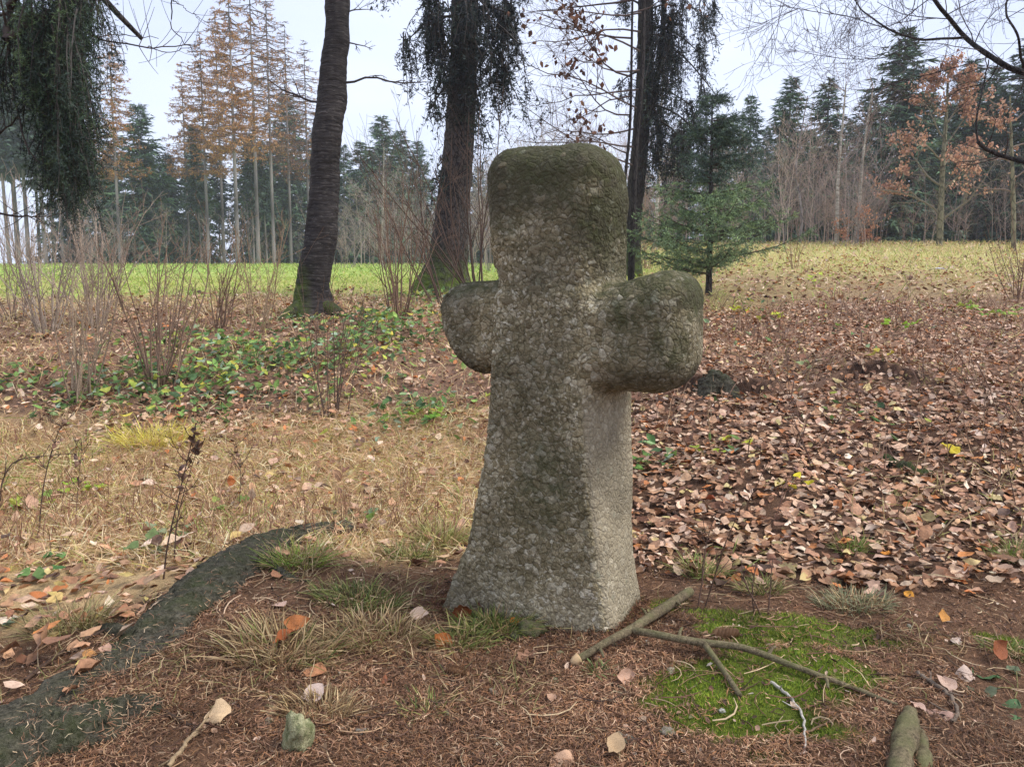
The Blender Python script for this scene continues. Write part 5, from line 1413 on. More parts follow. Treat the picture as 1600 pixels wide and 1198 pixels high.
def hanging_spruce(p0, path, radii, Yd, bounds, lab, seed, n_limb, name='spruce_tree', mat=M_SPRUCEBARK, palette=NP_DARK, flare=.5, n_strand=9, moss_h=.7):
    """trunk, then limbs leaving it above, each hung with pendent strands. bounds: (u, v_start, v_end, weight)"""
    rn = np.random.default_rng(seed)
    root = thing(name, lab, 'tree', p0)
    limb_obj('trunk', mat, root, [q - p0 for q in path], radii, around=48, along=200, relief=rel_plates(24, .012, seed), flare=flare, lobes=5, flare_h=.3, seed=seed, moss=lambda V, N: smooth(moss_h, .0, V[:, 2] + .4 * fbm(V * 5, 99, 2)) * .8)
    for (u0, v0, u1, v1, dy, drop, k) in bounds:
        g = Geo(); t = Tubes(); gl = Geo(); tl = Tubes()
        a = at(u0, v0, Yd) - p0; b_ = at(u1, v1, Yd + dy) - p0
        mid = (a + b_) / 2 + np.array([0, 0, .12 * np.linalg.norm(b_ - a)])
        P = spline([a, mid, b_], 9)
        tl.add(P, np.linspace(.022, .006, 9), srgb(58, 50, 44))
        k = int(k * 1.2)
        nc = max(2, k // 7); cs = np.clip(rn.normal(.66, .28, nc), .05, 1.0); cl = rn.uniform(.3, 1.15, nc); cid = rn.integers(0, nc, k)
        s = np.clip(cs[cid] + rn.normal(size=k) * .03, .02, 1) * 8; i = np.clip(s.astype(int), 0, 7); f = (s - i)[:, None]
        st_ = P[i] * (1 - f) + P[i + 1] * f + rn.normal(size=(nc, 3))[cid] * np.array([.04, .22, .05]) + rn.normal(size=(k, 3)) * .025
        L = drop * cl[cid] * rn.uniform(.5, 1.0, k) * Yd / 1200
        strand_needles(g, t, st_, L, rn, seg=6, twig_step=.05, twig_len=(.05, .14), needle=(.05, .015), per_twig=6, palette=palette, sway=.2, cord=.008, side_drop=.35)
        t.into(g, 3); tl.into(gl, 5)
        lo_ = add_obj('limb', gl.mesh('limb', M_TWIG), root)
        add_obj('bough', g.mesh('bough', M_SPRUCE, False), lo_)
    return root
p0 = ground_at(692, 462); Yd = p0[1]; pxm = Yd / 1200
path = [p0 + [0, 0, -.15], p0 + [0, 0, .05]] + [at(u, v, Yd) for u, v in ((700, 410), (706, 340), (714, 260), (720, 180), (724, 90), (726, 0))] + [at(728, -200, Yd), at(735, -600, Yd), at(740, -1000, Yd)]
big_spruce = hanging_spruce(p0, path, [r_ * pxm for r_ in (37, 34, 29, 25, 23, 21.5, 20, 19, 18, 14, 9)], Yd,
    [(722, 30, 665, 40, -.3, 150, 26), (722, 10, 640, 60, .1, 130, 24), (724, 60, 680, 90, -.5, 130, 16), (726, 20, 790, 20, -.3, 190, 30), (726, -30, 800, 0, .2, 180, 30), (724, -40, 650, -20, .2, 170, 30), (724, -60, 700, -50, -.7, 120, 12), (726, 70, 782, 90, -.4, 190, 30), (726, 0, 765, 20, -.6, 230, 26), (724, 10, 740, 20, -.6, 130, 14),
     (722, 120, 672, 170, -.3, 120, 12), (722, 230, 685, 260, -.3, 90, 8), (726, 120, 748, 140, -.5, 150, 16), (724, -120, 840, -60, .3, 120, 24), (724, -120, 620, -60, .3, 140, 24), (724, -250, 600, -200, .0, 200, 20), (724, -250, 860, -200, .0, 200, 20), (730, -400, 620, -380, .5, 220, 20), (730, -400, 840, -380, -.5, 220, 20)],
    'big spruce with drooping dark boughs standing left of the cross head', 41, 0)
p0 = ground_at(985, 432); Yd = p0[1]; pxm = Yd / 1200
path = [p0 + [0, 0, -.15], p0 + [0, 0, .05]] + [at(u, v, Yd) for u, v in ((986, 390), (991, 320), (998, 250), (1004, 170), (1008, 90), (1009, 0))] + [at(1010, -200, Yd), at(1012, -600, Yd)]
twin_spruce = hanging_spruce(p0, path, [r_ * pxm for r_ in (18, 16, 14, 13, 12.5, 12, 11.5, 11, 10, 8)], Yd,
    [(1008, 20, 1060, 10, -.3, 150, 28), (1010, -20, 1090, 20, .0, 170, 30), (1008, 60, 1040, 60, -.4, 180, 30), (1008, 110, 1045, 120, -.3, 150, 24), (1004, 160, 1035, 190, -.3, 130, 22), (1005, 10, 965, 0, .2, 60, 12), (1003, 110, 960, 140, .1, 50, 8), (1010, -60, 1120, 0, .3, 130, 26), (1010, 40, 1100, 90, .2, 150, 24), (1008, 140, 1085, 170, .1, 180, 26), (1008, 160, 1110, 230, -.2, 110, 24), (1008, 180, 1090, 250, -.4, 110, 22), (1010, 60, 1120, 150, .3, 110, 16), (1012, -150, 950, -100, 0, 120, 18), (1012, -150, 1110, -100, 0, 160, 18), (1000, 230, 1030, 240, -.2, 80, 10), (1012, -300, 940, -280, .4, 200, 18), (1012, -300, 1100, -280, -.4, 200, 18)],
    'slim dark spruce with hanging boughs right behind the cross head', 42, 0, mat=M_DARKBARK, flare=.35, n_strand=8)
limb_obj('second_stem', M_DARKBARK, twin_spruce, [at(998, 250, Yd + .05) - p0, at(1022, 150, Yd + .1) - p0, at(1036, 40, Yd + .1) - p0, at(1040, -250, Yd + .1) - p0], [.03, .04, .04, .035], around=20, along=50, relief=rel_plates(30, .006, 3))

# young oak behind the cross: thin stem with withered leaves
def leafy_tree(name, lab, p0, path, radii, barkmat, limbs, leaf_pal, n_leaf, leaf_size, seed, cat='tree', group=None, kids=(6, 4), colr=(104, 88, 78), leaf_frac=lambda q: True):
    root = thing(name, lab, cat, p0, 0, group)
    limb_obj('trunk', barkmat, root, [q - p0 for q in path], radii, around=14, along=50)
    R = random.Random(seed); rn = np.random.default_rng(seed); T = Tubes(); g = Geo(); tips = []
    for (b, d, L, r_) in limbs:
        grow(T, R, Vector(b - p0), Vector(d), L, r_, 0, kids, .16, .02, .65, .5, .25, srgb(*colr), tips)
    T.into(g, 4); add_obj('branches', g.mesh('branches', M_TWIG), root)
    tips = [q for q in tips if leaf_frac(q[0])]
    if tips and n_leaf:
        i = rn.integers(0, len(tips), n_leaf)
        # leaves gather on some twigs
        w = np.array([vnoise(np.array([[*(tips[k][0])]]) * (1.5 / max(.3, leaf_size * 8)), seed)[0] for k in range(len(tips))]) if len(tips) < 6000 else np.zeros(len(tips))
        pr = np.exp(1.8 * w); i = rn.choice(len(tips), n_leaf, p=pr / pr.sum())
        pos = np.array([tuple(tips[k][0]) for k in i]) + rn.normal(size=(n_leaf, 3)) * leaf_size * .6
        X = unit(np.array([[0, 0, -1.0]]) + rn.normal(size=(n_leaf, 3)) * .7); Y_ = unit(np.cross(X, rn.normal(size=(n_leaf, 3)))); Z = np.cross(X, Y_)
        gl = Geo(); scatter(gl, *LEAF_S[2], pos, X, Y_, Z, leaf_size * rn.uniform(.6, 1.2, n_leaf), pick(leaf_pal, n_leaf, rn))
        add_obj('crown', gl.mesh('crown', M_FARLEAF), root)
    return root
ODR = [(112, 80, 64, 3), (92, 66, 54, 3), (136, 98, 76, 2)]
p0 = ground_at(968, 425); Yo = 8.5; p0 = on_ground(at(965, 420, Yo)[0], Yo)
leafy_tree('oak_tree', 'slender young oak with withered brown leaves behind the cross head', p0, [p0 + [0, 0, -.05], at(972, 330, Yo), at(984, 200, Yo), at(987, 80, Yo), at(990, -150, Yo)], [.02, .018, .015, .013, .009], M_DARKBARK,
    [(at(985, 120, Yo), (-1, -.2, .1), 1.1, .011), (at(986, 60, Yo), (-1, .2, .25), 1.2, .011), (at(984, 180, Yo), (-1, .1, .2), 1.0, .010), (at(986, 150, Yo), (-.9, -.3, -.15), .9, .009), (at(988, 0, Yo), (-1, .1, -.1), 1.2, .012), (at(988, 20, Yo), (1, .3, .3), .8, .008), (at(980, 240, Yo), (-.8, .3, .4), .7, .008)],
    ODR, 230, .075, 51, kids=(7, 4), colr=(84, 70, 64), leaf_frac=lambda q: q.z > 1.2)
# bare birch between the two spruces: arching bare branches against the sky
p0 = on_ground(at(986, 420, 11)[0], 11.0)
leafy_tree('bare_tree', 'bare thin-branched tree filling the sky gap above the cross head', p0, [p0 + [0, 0, -.05], at(992, 250, 11), at(1004, 100, 11), at(1006, -80, 11)], [.05, .04, .03, .02], M_DARKBARK,
    [(at(994 + k, 260 - k * 30, 11), (-1, .25 * ((k * 7) % 5 - 2) / 2, .30 - .22 * (k % 3)), 1.9 - .2 * (k % 3), .014) for k in range(12)], ODR, 40, .06, 52, kids=(10, 6), colr=(108, 94, 88))

# ------------------------------------------------------------------ young spruce on the right slope
def spruce_mesh(seed, nb, R0, twig, tri, palette, low=.05, droop=.35, dens=3, upturn=.25):
    rn = np.random.default_rng(seed); g = Geo(); t = Tubes()
    for li in range(nb):
        zz = low + (1 - low) * (li + rn.random()) / nb
        r_ = (R0 * (1 - zz) ** .75 + .012) * rn.uniform(.45, 1.12)
        a = rn.uniform(0, 6.283)
        s = np.linspace(0, 1, 6)
        dr = droop * (1 - zz * .9) * rn.uniform(.5, 1.5)
        P = np.stack([np.cos(a) * r_ * s, np.sin(a) * r_ * s, zz - dr * r_ * (s * 1.2) + upturn * r_ * s ** 2.5 + .3 * r_ * (zz > .8) * s], 1)
        t.add(P[::2], np.linspace(.004, .0012, 3) * (.3 + .7 * (1 - zz)), srgb(64, 56, 50))
        n = max(6, int(twig * (r_ / R0) + 4))
        f = rn.uniform(.02, 1.02, n) * 5; i = np.clip(f.astype(int), 0, 4); q = P[i] + (P[i + 1] - P[i]) * (f - i)[:, None]
        outd = np.array([math.cos(a), math.sin(a), 0]); sd = np.array([-math.sin(a), math.cos(a), 0])
        dd = unit(outd * .6 + sd[None] * rn.choice([-1, 1], (n, 1)) * rn.uniform(.2, 1, (n, 1)) + np.array([0, 0, -1.0]) * rn.uniform(.1, 1.5, (n, 1)) * min(1, 1.4 * (1 - zz)))
        tl = tri * rn.uniform(.6, 1.4, n) * (.45 + .55 * min(1, r_ / (R0 * .4)))
        cb = pick(palette, n, rn, .2) * rn.uniform(.8, 1.2)
        for j in range(dens):
            w_ = tl * rn.uniform(.0, .7, n)
            needles(g, q + dd * w_[:, None], unit(dd + rn.normal(size=(n, 3)) * .4), tl * rn.uniform(.5, 1.0, n), tl * .22, cb * rn.uniform(.8, 1.2, (n, 1)), rn)
    needles(g, np.tile([0, 0, .97], (6, 1)) + rn.normal(size=(6, 3)) * .002, unit(np.tile([0, 0, 1.0], (6, 1)) + rn.normal(size=(6, 3)) * .25), np.full(6, .05), .006, pick(palette, 6, rn), rn)
    t.into(g, 3)
    return g.mesh('spruce_crown', M_SPRUCE, False)
def trunk_mesh(mat, r=.014, h=1.0, lean=0, around=8):
    V, P, c = limb([np.array([0, 0, -.02]), np.array([lean * .4, 0, h * .5]), np.array([lean, 0, h * .98])], [r, r * .6, r * .08], around=around, along=14, relief=lambda V: r * .12 * vnoise(V * 40, 3))
    return make_mesh('trunk', V, P, mat, c)
p0 = ground_at(1107, 462); hy = (462 - 150) / 1200 * p0[1]
ys = thing('spruce_tree', 'young green spruce with spreading low branches right of the cross', 'tree', p0)
g = Geo(); t = Tubes(); rn = np.random.default_rng(61)
limb_obj('trunk', M_SPRUCEBARK, ys, [np.array([0, 0, -.05]), np.array([.0, 0, hy * .3]), np.array([-.02, 0, hy * .95])], [.045, .036, .006], around=16, along=60, relief=lambda V: .006 * fbm(V * 30, 5, 2))
for k in range(125):
    zz = rn.uniform(.10, .97); a = rn.uniform(0, 6.283); r_ = (1.22 * (1 - zz) ** .9 + .07) * rn.uniform(.6, 1.12)
    s = np.linspace(0, 1, 8)
    P = np.stack([np.cos(a) * r_ * s, np.sin(a) * r_ * s, zz * hy + r_ * (.12 * s - .1 * s ** 2 + (.25 if zz < .4 else .1) * s ** 3)], 1)
    t.add(P, np.linspace(.011, .003, 8) * (1.1 - .6 * zz), srgb(78, 64, 54))
    n = int(50 * r_ + 10)
    f = (.08 + .94 * rn.random(n) ** .9) * 7; i = np.clip(f.astype(int), 0, 6); q = P[i] + (P[i + 1] - P[i]) * (f - i)[:, None]
    outd = np.array([math.cos(a), math.sin(a), 0]); sd = np.array([-math.sin(a), math.cos(a), 0])
    dd = unit(outd * .6 + sd[None] * rn.choice([-1, 1], (n, 1)) * rn.uniform(.3, 1, (n, 1)) + rn.normal(size=(n, 3)) * .4 + np.array([0, 0, -.15]))
    tl = rn.uniform(.08, .20, n); cb = pick([(128, 150, 106, 3), (108, 130, 94, 3), (150, 172, 116, 2), (88, 106, 80, 2)] if zz < .55 else [(84, 102, 84, 3), (70, 86, 74, 3), (100, 120, 90, 1)], n, rn, .15)
    for j in range(17):
        tt_ = rn.random(n)
        needles(g, q + dd * (tl * tt_)[:, None], unit(dd * .8 + rn.normal(size=(n, 3)) * .6), .036, .0085, cb * rn.uniform(.8, 1.2, (n, 1)), rn)
t.into(g, 4); add_obj('crown', g.mesh('crown', M_SPRUCE, False), ys)

# ------------------------------------------------------------------ bare tree at the right edge: limbs and hanging twigs enter the frame
p0 = on_ground(4.3, 4.7)
rt = thing('bare_tree', 'bare tree at the right edge whose dark limbs and twigs cross the upper right sky', 'tree', p0)
limb_obj('trunk', M_DARKBARK, rt, [np.array([0, 0, -.1]), np.array([0, 0, 1.5]), np.array([.1, .1, 4.0]), np.array([.1, .2, 7])], [.15, .12, .09, .04], around=28, along=80, relief=rel_plates(30, .008, 4), flare=.5)
R = random.Random(77); Yr = 4.5
LIMBS = [([(1720, 190), (1640, 135), (1595, 112), (1545, 88), (1505, 55), (1470, 15), (1440, -30)], .026, .012),
         ([(1510, 58), (1440, 62), (1400, 50), (1350, 20), (1330, -10)], .010, .004),
         ([(1598, 110), (1590, 60), (1572, 20), (1580, -20)], .010, .006),
         ([(1760, 320), (1660, 275), (1590, 250), (1545, 235), (1528, 222)], .022, .012),
         ([(1528, 222), (1526, 180), (1538, 130), (1545, 95)], .008, .004),
         ([(1700, -80), (1500, -60), (1300, -40), (1150, -50)], .022, .008),
         ([(1760, 60), (1690, -10), (1600, -60), (1500, -120)], .03, .016),
         ([(1400, 50), (1330, 28), (1270, 18), (1230, 12)], .004, .0015), ([(1440, 62), (1380, 90), (1320, 92), (1270, 85)], .004, .0015), ([(1545, 90), (1480, 110), (1400, 130), (1350, 150)], .004, .0015), ([(1480, 30), (1420, 25), (1370, 5)], .004, .002), ([(1560, 98), (1540, 130), (1500, 140), (1450, 180)], .004, .0015)]
for k, (pp, r0, r1) in enumerate(LIMBS):
    P = spline([at(u, v, Yr + .15 * math.sin(i * 1.9 + k)) - p0 for i, (u, v) in enumerate(pp)], 40)
    if k in (0, 3, 5, 6): P[0] = np.array([.03, .03, P[0][2] * .75])
    P = P + .006 * np.stack([vnoise(P * 9, 7 + q) for q in range(3)], 1)
    V, PP, c = limb(P[::3], np.linspace(r0, r1, 5) * .75, around=10, along=60, relief=lambda V: .002 * vnoise(V * 60, 9))
    rl_ = add_obj('limb', make_mesh('limb', V, PP, M_DARKBARK, c), rt)
    T = Tubes(); g = Geo()
    for q in range(int(5 + 12 * (k in (0, 1, 5, 7, 8, 9)))):
        i = R.randrange(10, 39); d = Vector((R.gauss(-.6, .6), R.gauss(0, .5), R.gauss(.1, .6)))
        if k == 5: d = Vector((R.gauss(-.2, .4), R.gauss(0, .4), R.gauss(-.9, .2)))
        grow(T, R, Vector(P[i]), d.normalized(), R.uniform(.18, .5) * (1.3 if k == 5 else 1), max(.0016, .3 * r1), 0, (4, 3), .13, -.05 if k == 5 else .02, .6, .5, .4, srgb(78, 66, 62), segs=(7, 5, 4), rmin=.0009)
    T.into(g, 3); add_obj('twigs', g.mesh('twigs', M_TWIG), rl_)
# buds, catkins and a few leftover leaves
rn = np.random.default_rng(78)

# ------------------------------------------------------------------ background trees (built once per kind, then copied)
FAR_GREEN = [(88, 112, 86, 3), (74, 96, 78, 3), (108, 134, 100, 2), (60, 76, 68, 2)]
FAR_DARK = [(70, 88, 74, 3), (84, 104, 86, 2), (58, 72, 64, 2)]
def proto(name, lab, cat, group, parts):
    r = thing(name, lab, cat, (0, 0, 0), 0, group)
    for nm, me in parts: add_obj(nm, me, r)
    return r
sp_proto = []
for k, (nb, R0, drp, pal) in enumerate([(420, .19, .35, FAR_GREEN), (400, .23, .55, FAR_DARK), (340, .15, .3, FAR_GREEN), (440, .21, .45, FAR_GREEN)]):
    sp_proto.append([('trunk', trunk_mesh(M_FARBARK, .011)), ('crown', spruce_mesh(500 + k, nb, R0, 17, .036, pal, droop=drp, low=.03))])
# spruces of the far stand: bare below, crown on top
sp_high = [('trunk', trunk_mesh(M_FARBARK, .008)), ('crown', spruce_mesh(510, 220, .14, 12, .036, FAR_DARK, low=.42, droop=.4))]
def larch_parts(seed, bare=.42, dense=1.0):
    rn = np.random.default_rng(seed); R = random.Random(seed); g = Geo(); t = Tubes()
    for li in range(46):
        zz = bare + (1 - bare) * (li + rn.random()) / 46
        rad = .17 * (1 - zz) ** .65 * rn.uniform(.6, 1.2) + .01
        for k in range(4):
            if rn.random() < .12: continue
            a = rn.uniform(0, 6.283); s = np.linspace(0, 1, 7)
            P = np.stack([np.cos(a) * rad * s, np.sin(a) * rad * s, zz + rad * (-.05 * s - .28 * s ** 2 + .30 * s ** 4)], 1)
            t.add(P, np.linspace(.0017, .0006, 7), srgb(106, 88, 78))
            n = int(18 * rad / .17) + 3
            f = rn.uniform(.15, 1, n) * 6; i = np.clip(f.astype(int), 0, 5); q = P[i] + (P[i + 1] - P[i]) * (f - i)[:, None]
            dd = unit(rn.normal(size=(n, 3)) * [1, 1, .4] + [0, 0, -.7])
            L = rad * rn.uniform(.08, .24, n)
            for qq, d_, l_ in zip(q, dd, L): t.add([qq, qq + d_ * l_], [.0006, .0004], srgb(130, 104, 88))
            # needles remain mostly in the middle of the crown
            keep_ = rn.random(n) < .62 * dense * np.clip(1.25 - abs(zz - (bare + .18)) * 2.6, 0, 1)
            q2, d2, l2 = q[keep_], dd[keep_], L[keep_]
            for j in range(6):
                m_ = len(q2)
                if m_: needles(g, q2 + d2 * (l2 * rn.random(m_))[:, None] + rn.normal(size=(m_, 3)) * .0025, unit(rn.normal(size=(m_, 3)) + [0, 0, -.2]), rn.uniform(.006, .014, m_), .0035, pick([(188, 138, 88, 3), (166, 118, 78, 3), (204, 156, 104, 2)], m_, rn), rn)
    gb = Geo(); t.into(gb, 3)
    parts = [('trunk', trunk_mesh(M_FARBARK, .0075)), ('branches', gb.mesh('larch_branches', M_TWIG))]
    if g.n: parts.append(('crown', g.mesh('larch_crown', M_FARLEAF, False)))
    return parts
la_proto = [larch_parts(520, .40, 1.0), larch_parts(521, .45, .8), larch_parts(522, .40, .3)]
def sapling_parts(seed, kids=(16, 7), colr=(142, 120, 112), up=.05, r=.020, spread=.7):
    R = random.Random(seed); T = Tubes(); g = Geo()
    grow(T, R, Vector((0, 0, -.1)), Vector((R.gauss(0, .06), R.gauss(0, .06), 1)), 4.0, r, 0, kids, .05, .05, spread, .36, .2, srgb(*colr), segs=(9, 5, 4), rmin=.0036, tmin=.14)
    for q in range(R.choice([0, 1, 2])):
        grow(T, R, Vector((R.gauss(0, .15), R.gauss(0, .15), -.1)), Vector((R.gauss(0, .2), R.gauss(0, .2), 1)), 2.8, r * .7, 0, (9, 4), .06, .05, spread, .36, .2, srgb(*colr), segs=(8, 5, 4), rmin=.003)
    T.into(g, 3)
    return [('stems', g.mesh('stems', M_TWIG))]
sap_proto = [sapling_parts(540 + k, colr=c_) for k, c_ in enumerate([(168, 148, 140), (150, 136, 130), (178, 158, 144), (158, 134, 124), (140, 128, 122), (188, 170, 154)])]
MADE = {}
def place(name, parts, lab, cat, group, u, Y, v_top=None, scale=None, unit_h=1.0, wide=1.0, seed=0, tilt=(0, 0)):
    x = at(u, 400, Y)[0]; p = on_ground(x, Y, -.02)
    if scale is None:
        scale = (at(u, v_top, Y)[2] - p[2]) / unit_h
    r = thing(name, lab, cat, p, (seed * 2.399) % 6.283, group)
    r.scale = (scale * wide, scale * wide, scale); r.rotation_euler[0], r.rotation_euler[1] = tilt
    for nm, me in parts: add_obj(nm, me, r)
    return r
# larches at the far wood edge, left
for k, (u, Y, vt, kind, lab) in enumerate([
    (188, 46, 50, 0, 'orange larch with a thin pointed top rising alone at left'),
    (372, 44, -40, 0, 'tallest orange larch with a pale straight trunk at the wood edge'),
    (404, 47, -70, 2, 'tall larch with mostly bare branches right of the tallest one'),
    (428, 50, -20, 2, 'bare grey larch between the tall larches and the cherry trunk'),
    (326, 48, 50, 0, 'orange larch left of the tallest larch'),
    (296, 53, 95, 1, 'orange larch behind and left of the tall larches'),
    (350, 56, 10, 1, 'orange larch just behind the tallest one'),
    (484, 56, 60, 2, 'slim bare larch close to the left side of the cherry trunk'),
    (150, 54, 170, 1, 'small orange larch left of the lone pointed larch'),
    (455, 55, 30, 2, 'bare larch at the right end of the larch group')]):
    place('larch_tree', la_proto[kind], lab, 'tree', 'larches at the far wood edge', u, Y, vt, wide=1.15 if kind == 0 else 1.0, seed=k)
G_L = 'spruces of the far wood at left'
for k, (u, Y, vt, kind, w, lab) in enumerate([
    (226, 50, 165, 0, 1.5, 'dark pointed spruce right of the lone larch'), (268, 55, 240, 1, 1.5, 'broad dark spruce under the orange larches'), (455, 60, 150, 3, 1.3, 'dark spruce rising behind the bare larches'),
    (500, 62, 200, 1, 1.2, 'dark spruce partly behind the cherry trunk'), (310, 60, 225, 3, 1.4, 'dark spruce behind the larch trunks, left one'), (395, 63, 215, 1, 1.4, 'dark spruce behind the larch trunks, right one'), (175, 60, 250, 3, 1.4, 'low dark spruce behind the lone larch'),
    (540, 62, 228, 2, 1.3, 'small far spruce just right of the cherry trunk'), (566, 58, 222, 2, 1.5, 'far spruce left of the middle pair'), (600, 55, 183, 0, 1.4, 'pointed spruce in the gap between cherry and big spruce'), (628, 60, 205, 2, 1.5, 'spruce right of the pointed one in the gap'), (655, 58, 222, 3, 1.3, 'spruce touching the left side of the big spruce trunk'),
    (115, 56, 190, 1, 1.3, 'dark spruce behind the hanging bough, right one'), (706, 60, 250, 3, 1.4, 'far spruce right behind the big spruce trunk'), (748, 58, 262, 1, 1.5, 'far spruce showing between big spruce and cross'), (790, 62, 240, 0, 1.5, 'far spruce hidden behind the left arm of the cross'), (840, 60, 262, 3, 1.5, 'far spruce hidden behind the cross head, left'), (890, 60, 250, 1, 1.5, 'far spruce hidden behind the cross head, middle'), (945, 56, 245, 0, 1.5, 'far spruce hidden behind the cross head, right'), (1000, 54, 240, 3, 1.4, 'far spruce behind the slim dark trunk'), (1045, 50, 225, 1, 1.4, 'far spruce right of the slim dark trunk'), (430, 60, 245, 0, 1.4, 'low dark spruce at the foot of the bare larches'), (580, 64, 250, 1, 1.4, 'low dark spruce behind the middle gap')]):
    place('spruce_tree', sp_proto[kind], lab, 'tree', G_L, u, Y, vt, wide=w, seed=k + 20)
rn = np.random.default_rng(90)
ORD = 'first second third fourth fifth sixth seventh eighth ninth tenth eleventh twelfth thirteenth'.split()
for k in range(5, 26):
    u = -120 + k * 13.0 + rn.uniform(-1, 1) * 6 if k < 18 else 150 + (k - 18) * 40 + rn.uniform(-1, 1) * 14
    place('spruce_tree', sp_high, f'{ORD[k - 5]} pale-trunked tall spruce from the left edge in the far dense stand' if k < 18 else f'{ORD[k - 18]} bare-trunked spruce from the left standing behind the larches', 'tree', 'tall spruces of the dense stand' if k < 18 else 'tall spruces behind the larches', u, 50 + rn.random() * 18, (40 if k < 18 else 215) + rn.normal() * 35, wide=1.1, seed=k + 40, tilt=(rn.normal() * .012, rn.normal() * .012))
for k, (u, Y, vt, kind, w, lab) in enumerate([
    (1226, 30, 122, 0, 1.35, 'pointed blue-green spruce left in the right wood'), (1284, 32, 125, 2, 1.5, 'slim spruce behind the thin birches'), (1255, 37, 205, 1, 1.3, 'low spruce between the pointed and the slim one'),
    (1397, 29, 46, 3, 1.45, 'tallest broad spruce in the right wood'), (1345, 35, 150, 1, 1.3, 'dark spruce left of the tallest one'), (1440, 36, 150, 1, 1.3, 'dark spruce right of the tallest one'),
    (1502, 30, 95, 0, 1.5, 'dark spruce behind the orange oak'), (1540, 33, 105, 3, 1.3, 'dark spruce right of the orange oak'), (1590, 29, 60, 1, 1.4, 'dark spruce at the right edge of the wood'), (1640, 28, 80, 0, 1.4, 'spruce half cut by the right edge'),
    (1166, 36, 150, 2, 1.2, 'thin pale spruce beside the drooping boughs'), (1192, 40, 205, 1, 1.3, 'low spruce left of the pointed blue-green one'), (1320, 38, 190, 0, 1.3, 'spruce hidden behind the birches'), (1060, 36, 190, 2, 1.3, 'spruce behind the hanging boughs of the slim trunk'), (1120, 38, 180, 0, 1.3, 'spruce behind the young spruce'), (1475, 38, 170, 3, 1.3, 'spruce filling the gap behind the oak')]):
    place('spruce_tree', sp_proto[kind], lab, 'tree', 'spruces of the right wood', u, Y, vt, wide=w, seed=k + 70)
# bare thickets
rn = np.random.default_rng(91)
def thicket(n, u0, u1, Y0, Y1, v0, v1, lab, grp, seed):
    for k in range(n):
        u = u0 + (u1 - u0) * (k + rn.random()) / n; Y = rn.uniform(Y0, Y1)
        vt_ = rn.uniform(v0, v1); pi_ = rn.integers(0, 6)
        size = 'tall' if vt_ < v0 + (v1 - v0) * .33 else ('middling' if vt_ < v0 + (v1 - v0) * .66 else 'low')
        lab_ = size + ' ' + ['pinkish', 'grey', 'pale tan', 'brownish', 'dark grey', 'light tan'][pi_] + ' ' + lab + [', nearer row', ', rear row'][int(Y > (Y0 + Y1) / 2)]
        place('bare_sapling', sap_proto[pi_], lab_, 'sapling', grp + ': ' + lab_, u, Y, vt_, unit_h=4.2, wide=rn.uniform(.8, 1.15), seed=k + seed)
thicket(44, 520, 810, 24, 44, 240, 340, 'bare sapling in the thicket between cherry and cross', 'saplings between cherry and cross', 200)
thicket(40, 760, 1000, 15, 30, 150, 270, 'bare sapling in the thicket behind the cross head', 'saplings behind the cross head', 300)
thicket(26, 1000, 1230, 23, 32, 190, 320, 'bare sapling in the thicket behind the young spruce', 'saplings behind the young spruce', 400)
thicket(36, 1215, 1375, 23, 29, 150, 300, 'bare sapling in the thicket round the birches', 'saplings round the birches', 500)
thicket(24, 1400, 1640, 23, 30, 220, 340, 'bare sapling in the thicket round the orange oak', 'saplings round the oak', 600)
thicket(24, -60, 520, 34, 44, 300, 372, 'bare sapling along the far field edge at left', 'saplings at the far field edge', 700)
# birches, oak and beech at the right wood edge
def thin_tree(name, lab, base, pts, Y, r, mat, seed, colr):
    p0 = on_ground(at(base, 385, Y)[0], Y, -.02); R = random.Random(seed)
    path = [p0] + [at(u, v, Y) for u, v in pts]
    root = thing(name, lab, 'tree', p0, 0)
    limb_obj('trunk', mat, root, [q - p0 for q in path], np.linspace(r, r * .25, len(path)), around=10, along=40, relief=lambda V: .004 * vnoise(V * 8, 2))
    T = Tubes(); g = Geo(); S = spline([q - p0 for q in path], 30)
    for k in range(30):
        i = R.randrange(11, 30)
        grow(T, R, Vector(S[i]), Vector((R.gauss(0, .5), R.gauss(0, .5), .8)), R.uniform(.5, 1.4), .010, 1, (0, 5, 0), .1, .0, .5, .5, .2, srgb(*colr), rmin=.003)
    T.into(g, 3); add_obj('branches', g.mesh('branches', M_TWIG), root)
thin_tree('birch_tree', 'thin pale birch leaning slightly, left of two at the right wood edge', 1307, [(1308, 340), (1310, 270), (1316, 200), (1322, 130)], 24.5, .07, M_BIRCH, 1, (150, 128, 116))
thin_tree('birch_tree', 'thin pale birch leaning right, right of two at the right wood edge', 1334, [(1342, 330), (1346, 270), (1354, 200), (1364, 140)], 24.5, .065, M_BIRCH, 2, (150, 128, 116))
thin_tree('birch_tree', 'pale birch stem seen between the slim dark trunk and young spruce', 1024, [(1026, 340), (1030, 270), (1032, 200), (1036, 120)], 21, .07, M_BIRCH, 3, (140, 120, 110))
thin_tree('birch_tree', 'slender grey birch stem left of the leaning birches', 1250, [(1252, 330), (1244, 270), (1250, 220), (1262, 150)], 25, .05, M_FARBARK, 4, (150, 130, 120))
thin_tree('birch_tree', 'faint white birch stem in the thicket left of the big spruce', 597, [(597, 380), (598, 330), (599, 290), (600, 230)], 36, .07, M_BIRCH, 5, (150, 128, 120))
OAKP = [(204, 162, 136, 3), (190, 144, 116, 3), (216, 178, 150, 2), (170, 126, 104, 2)]
M_OAKB = bark_mat('oak_bark', srgb(104, 100, 78), srgb(142, 136, 110), 8, 4, strength=.3)
Yk = 23.5; p0 = on_ground(at(1468, 380, Yk)[0], Yk, -.03)
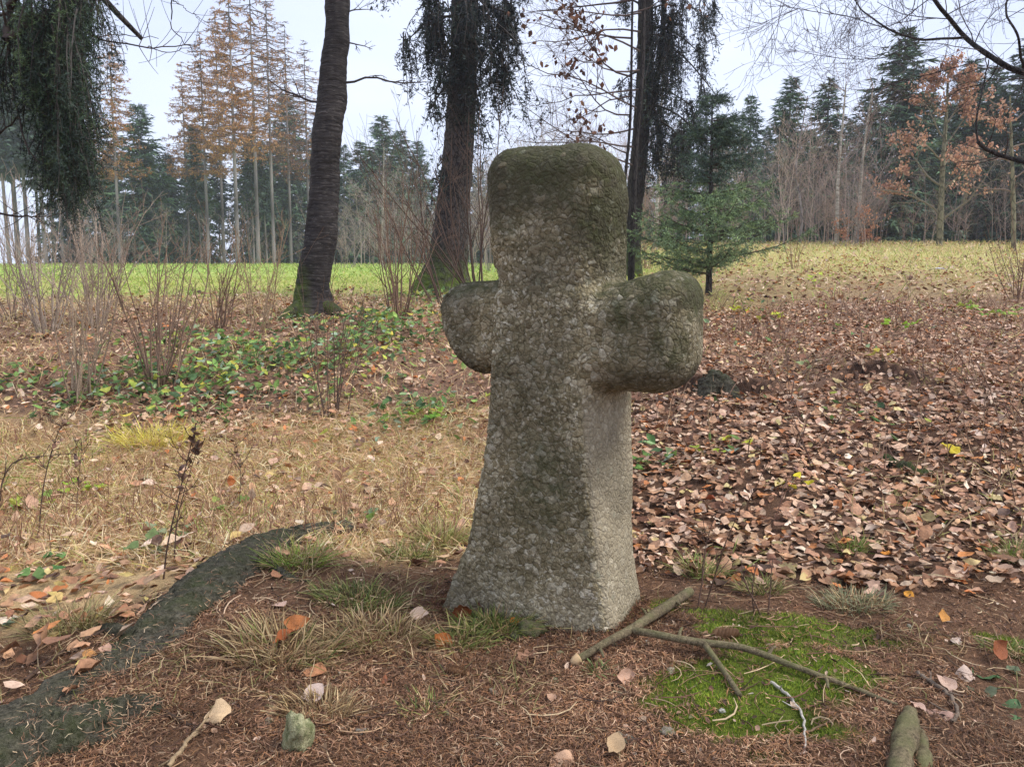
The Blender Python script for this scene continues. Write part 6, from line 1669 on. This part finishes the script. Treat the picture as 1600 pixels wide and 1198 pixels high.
leafy_tree('oak_tree', 'young oak with orange brown leaves at the right wood edge', p0, [p0, at(1470, 330, Yk), at(1473, 260, Yk), at(1478, 190, Yk), at(1482, 105, Yk)], [.10, .085, .07, .05, .02], M_OAKB,
    [(at(1470 + (v < 240) * 5, v, Yk), ((-1) ** k * .8, .4 * math.sin(k * 2.3), .75), L, .035) for k, (v, L) in enumerate([(345, 2.2), (335, 2.2), (300, 1.8), (290, 1.9), (265, 1.5), (250, 1.6), (230, 1.4), (215, 1.4), (195, 1.2), (180, 1.1), (160, .9), (140, .8), (120, .7)])],
    OAKP, 3000, .10, 53, kids=(7, 4), colr=(128, 120, 100), leaf_frac=lambda q: q.z > 1.6)
p0 = on_ground(at(1585, 380, 20)[0], 20.0, -.03)
leafy_tree('oak_tree', 'thin oak with sparse orange leaves at the right edge of the wood', p0, [p0, at(1583, 300, 20), at(1580, 220, 20), at(1578, 150, 20)], [.06, .05, .035, .015], M_OAKB,
    [(at(1582, v, 20), ((-1) ** k * .8, .4 * math.sin(k * 2.3), .5), 1.3, .02) for k, v in enumerate([320, 300, 280, 255, 230, 210, 190, 170])], OAKP, 900, .085, 54, kids=(6, 4), colr=(136, 118, 104))
p0 = on_ground(at(1340, 385, 23.8)[0], 23.8, -.03)
leafy_tree('beech_shrub', 'low beech shrub with rusty leaves at the foot of the birches', p0, [p0, at(1341, 365, 23.8), at(1342, 340, 23.8)], [.03, .025, .012], M_FARBARK,
    [(at(1341, 378 - 4 * k, 23.8), (math.cos(k * 2.4), math.sin(k * 2.4), .5), .8, .012) for k in range(9)], [(196, 146, 116, 3), (180, 130, 104, 2), (206, 160, 130, 1)], 700, .075, 55, cat='shrub', kids=(6, 3), colr=(120, 100, 90))

# pale scrap on the slope
p0 = ground_at(1464, 428)
m, nt, b = new_mat('pale_paper', .6, .3)
co = nd(nt, 'ShaderNodeTexCoord').outputs['Object']
nt.links.new(mixc(nt, noise(nt, co, 30), srgb(190, 190, 196), srgb(224, 224, 228)), b.inputs['Base Color'])
V, F = LEAF_T[2]
g_ = Geo(); g_.add((V + .12 * np.stack([vnoise(V * 4, 80 + k) for k in range(3)], 1)) * np.array([.32, .24, .2]) + [0, 0, .06], F)
add_obj('paper_scrap', g_.mesh('paper_scrap', m), None, 'small crumpled white scrap lying on the upper right slope', 'litter', loc=p0)

# ------------------------------------------------------------------ thin autumn air
m = bpy.data.materials.new('haze'); m.use_nodes = True
nt = m.node_tree; nt.nodes.clear()
o_ = nt.nodes.new('ShaderNodeOutputMaterial'); v_ = nt.nodes.new('ShaderNodeVolumePrincipled')
v_.inputs['Color'].default_value = (.9, .93, 1.0, 1); v_.inputs['Density'].default_value = .0013; v_.inputs['Anisotropy'].default_value = 0.2
nt.links.new(v_.outputs[0], o_.inputs['Volume'])
bx = np.array([[x, y, z] for x in (-95, 95) for y in (-30, 110) for z in (-4, 30)], float)
add_obj('haze', make_mesh('haze', bx, [np.array([[0, 1, 3, 2], [4, 6, 7, 5], [0, 4, 5, 1], [2, 3, 7, 6], [0, 2, 6, 4], [1, 5, 7, 3]])], m, smooth_shade=False), None, 'thin pale haze in the autumn air', 'haze', kind='stuff')
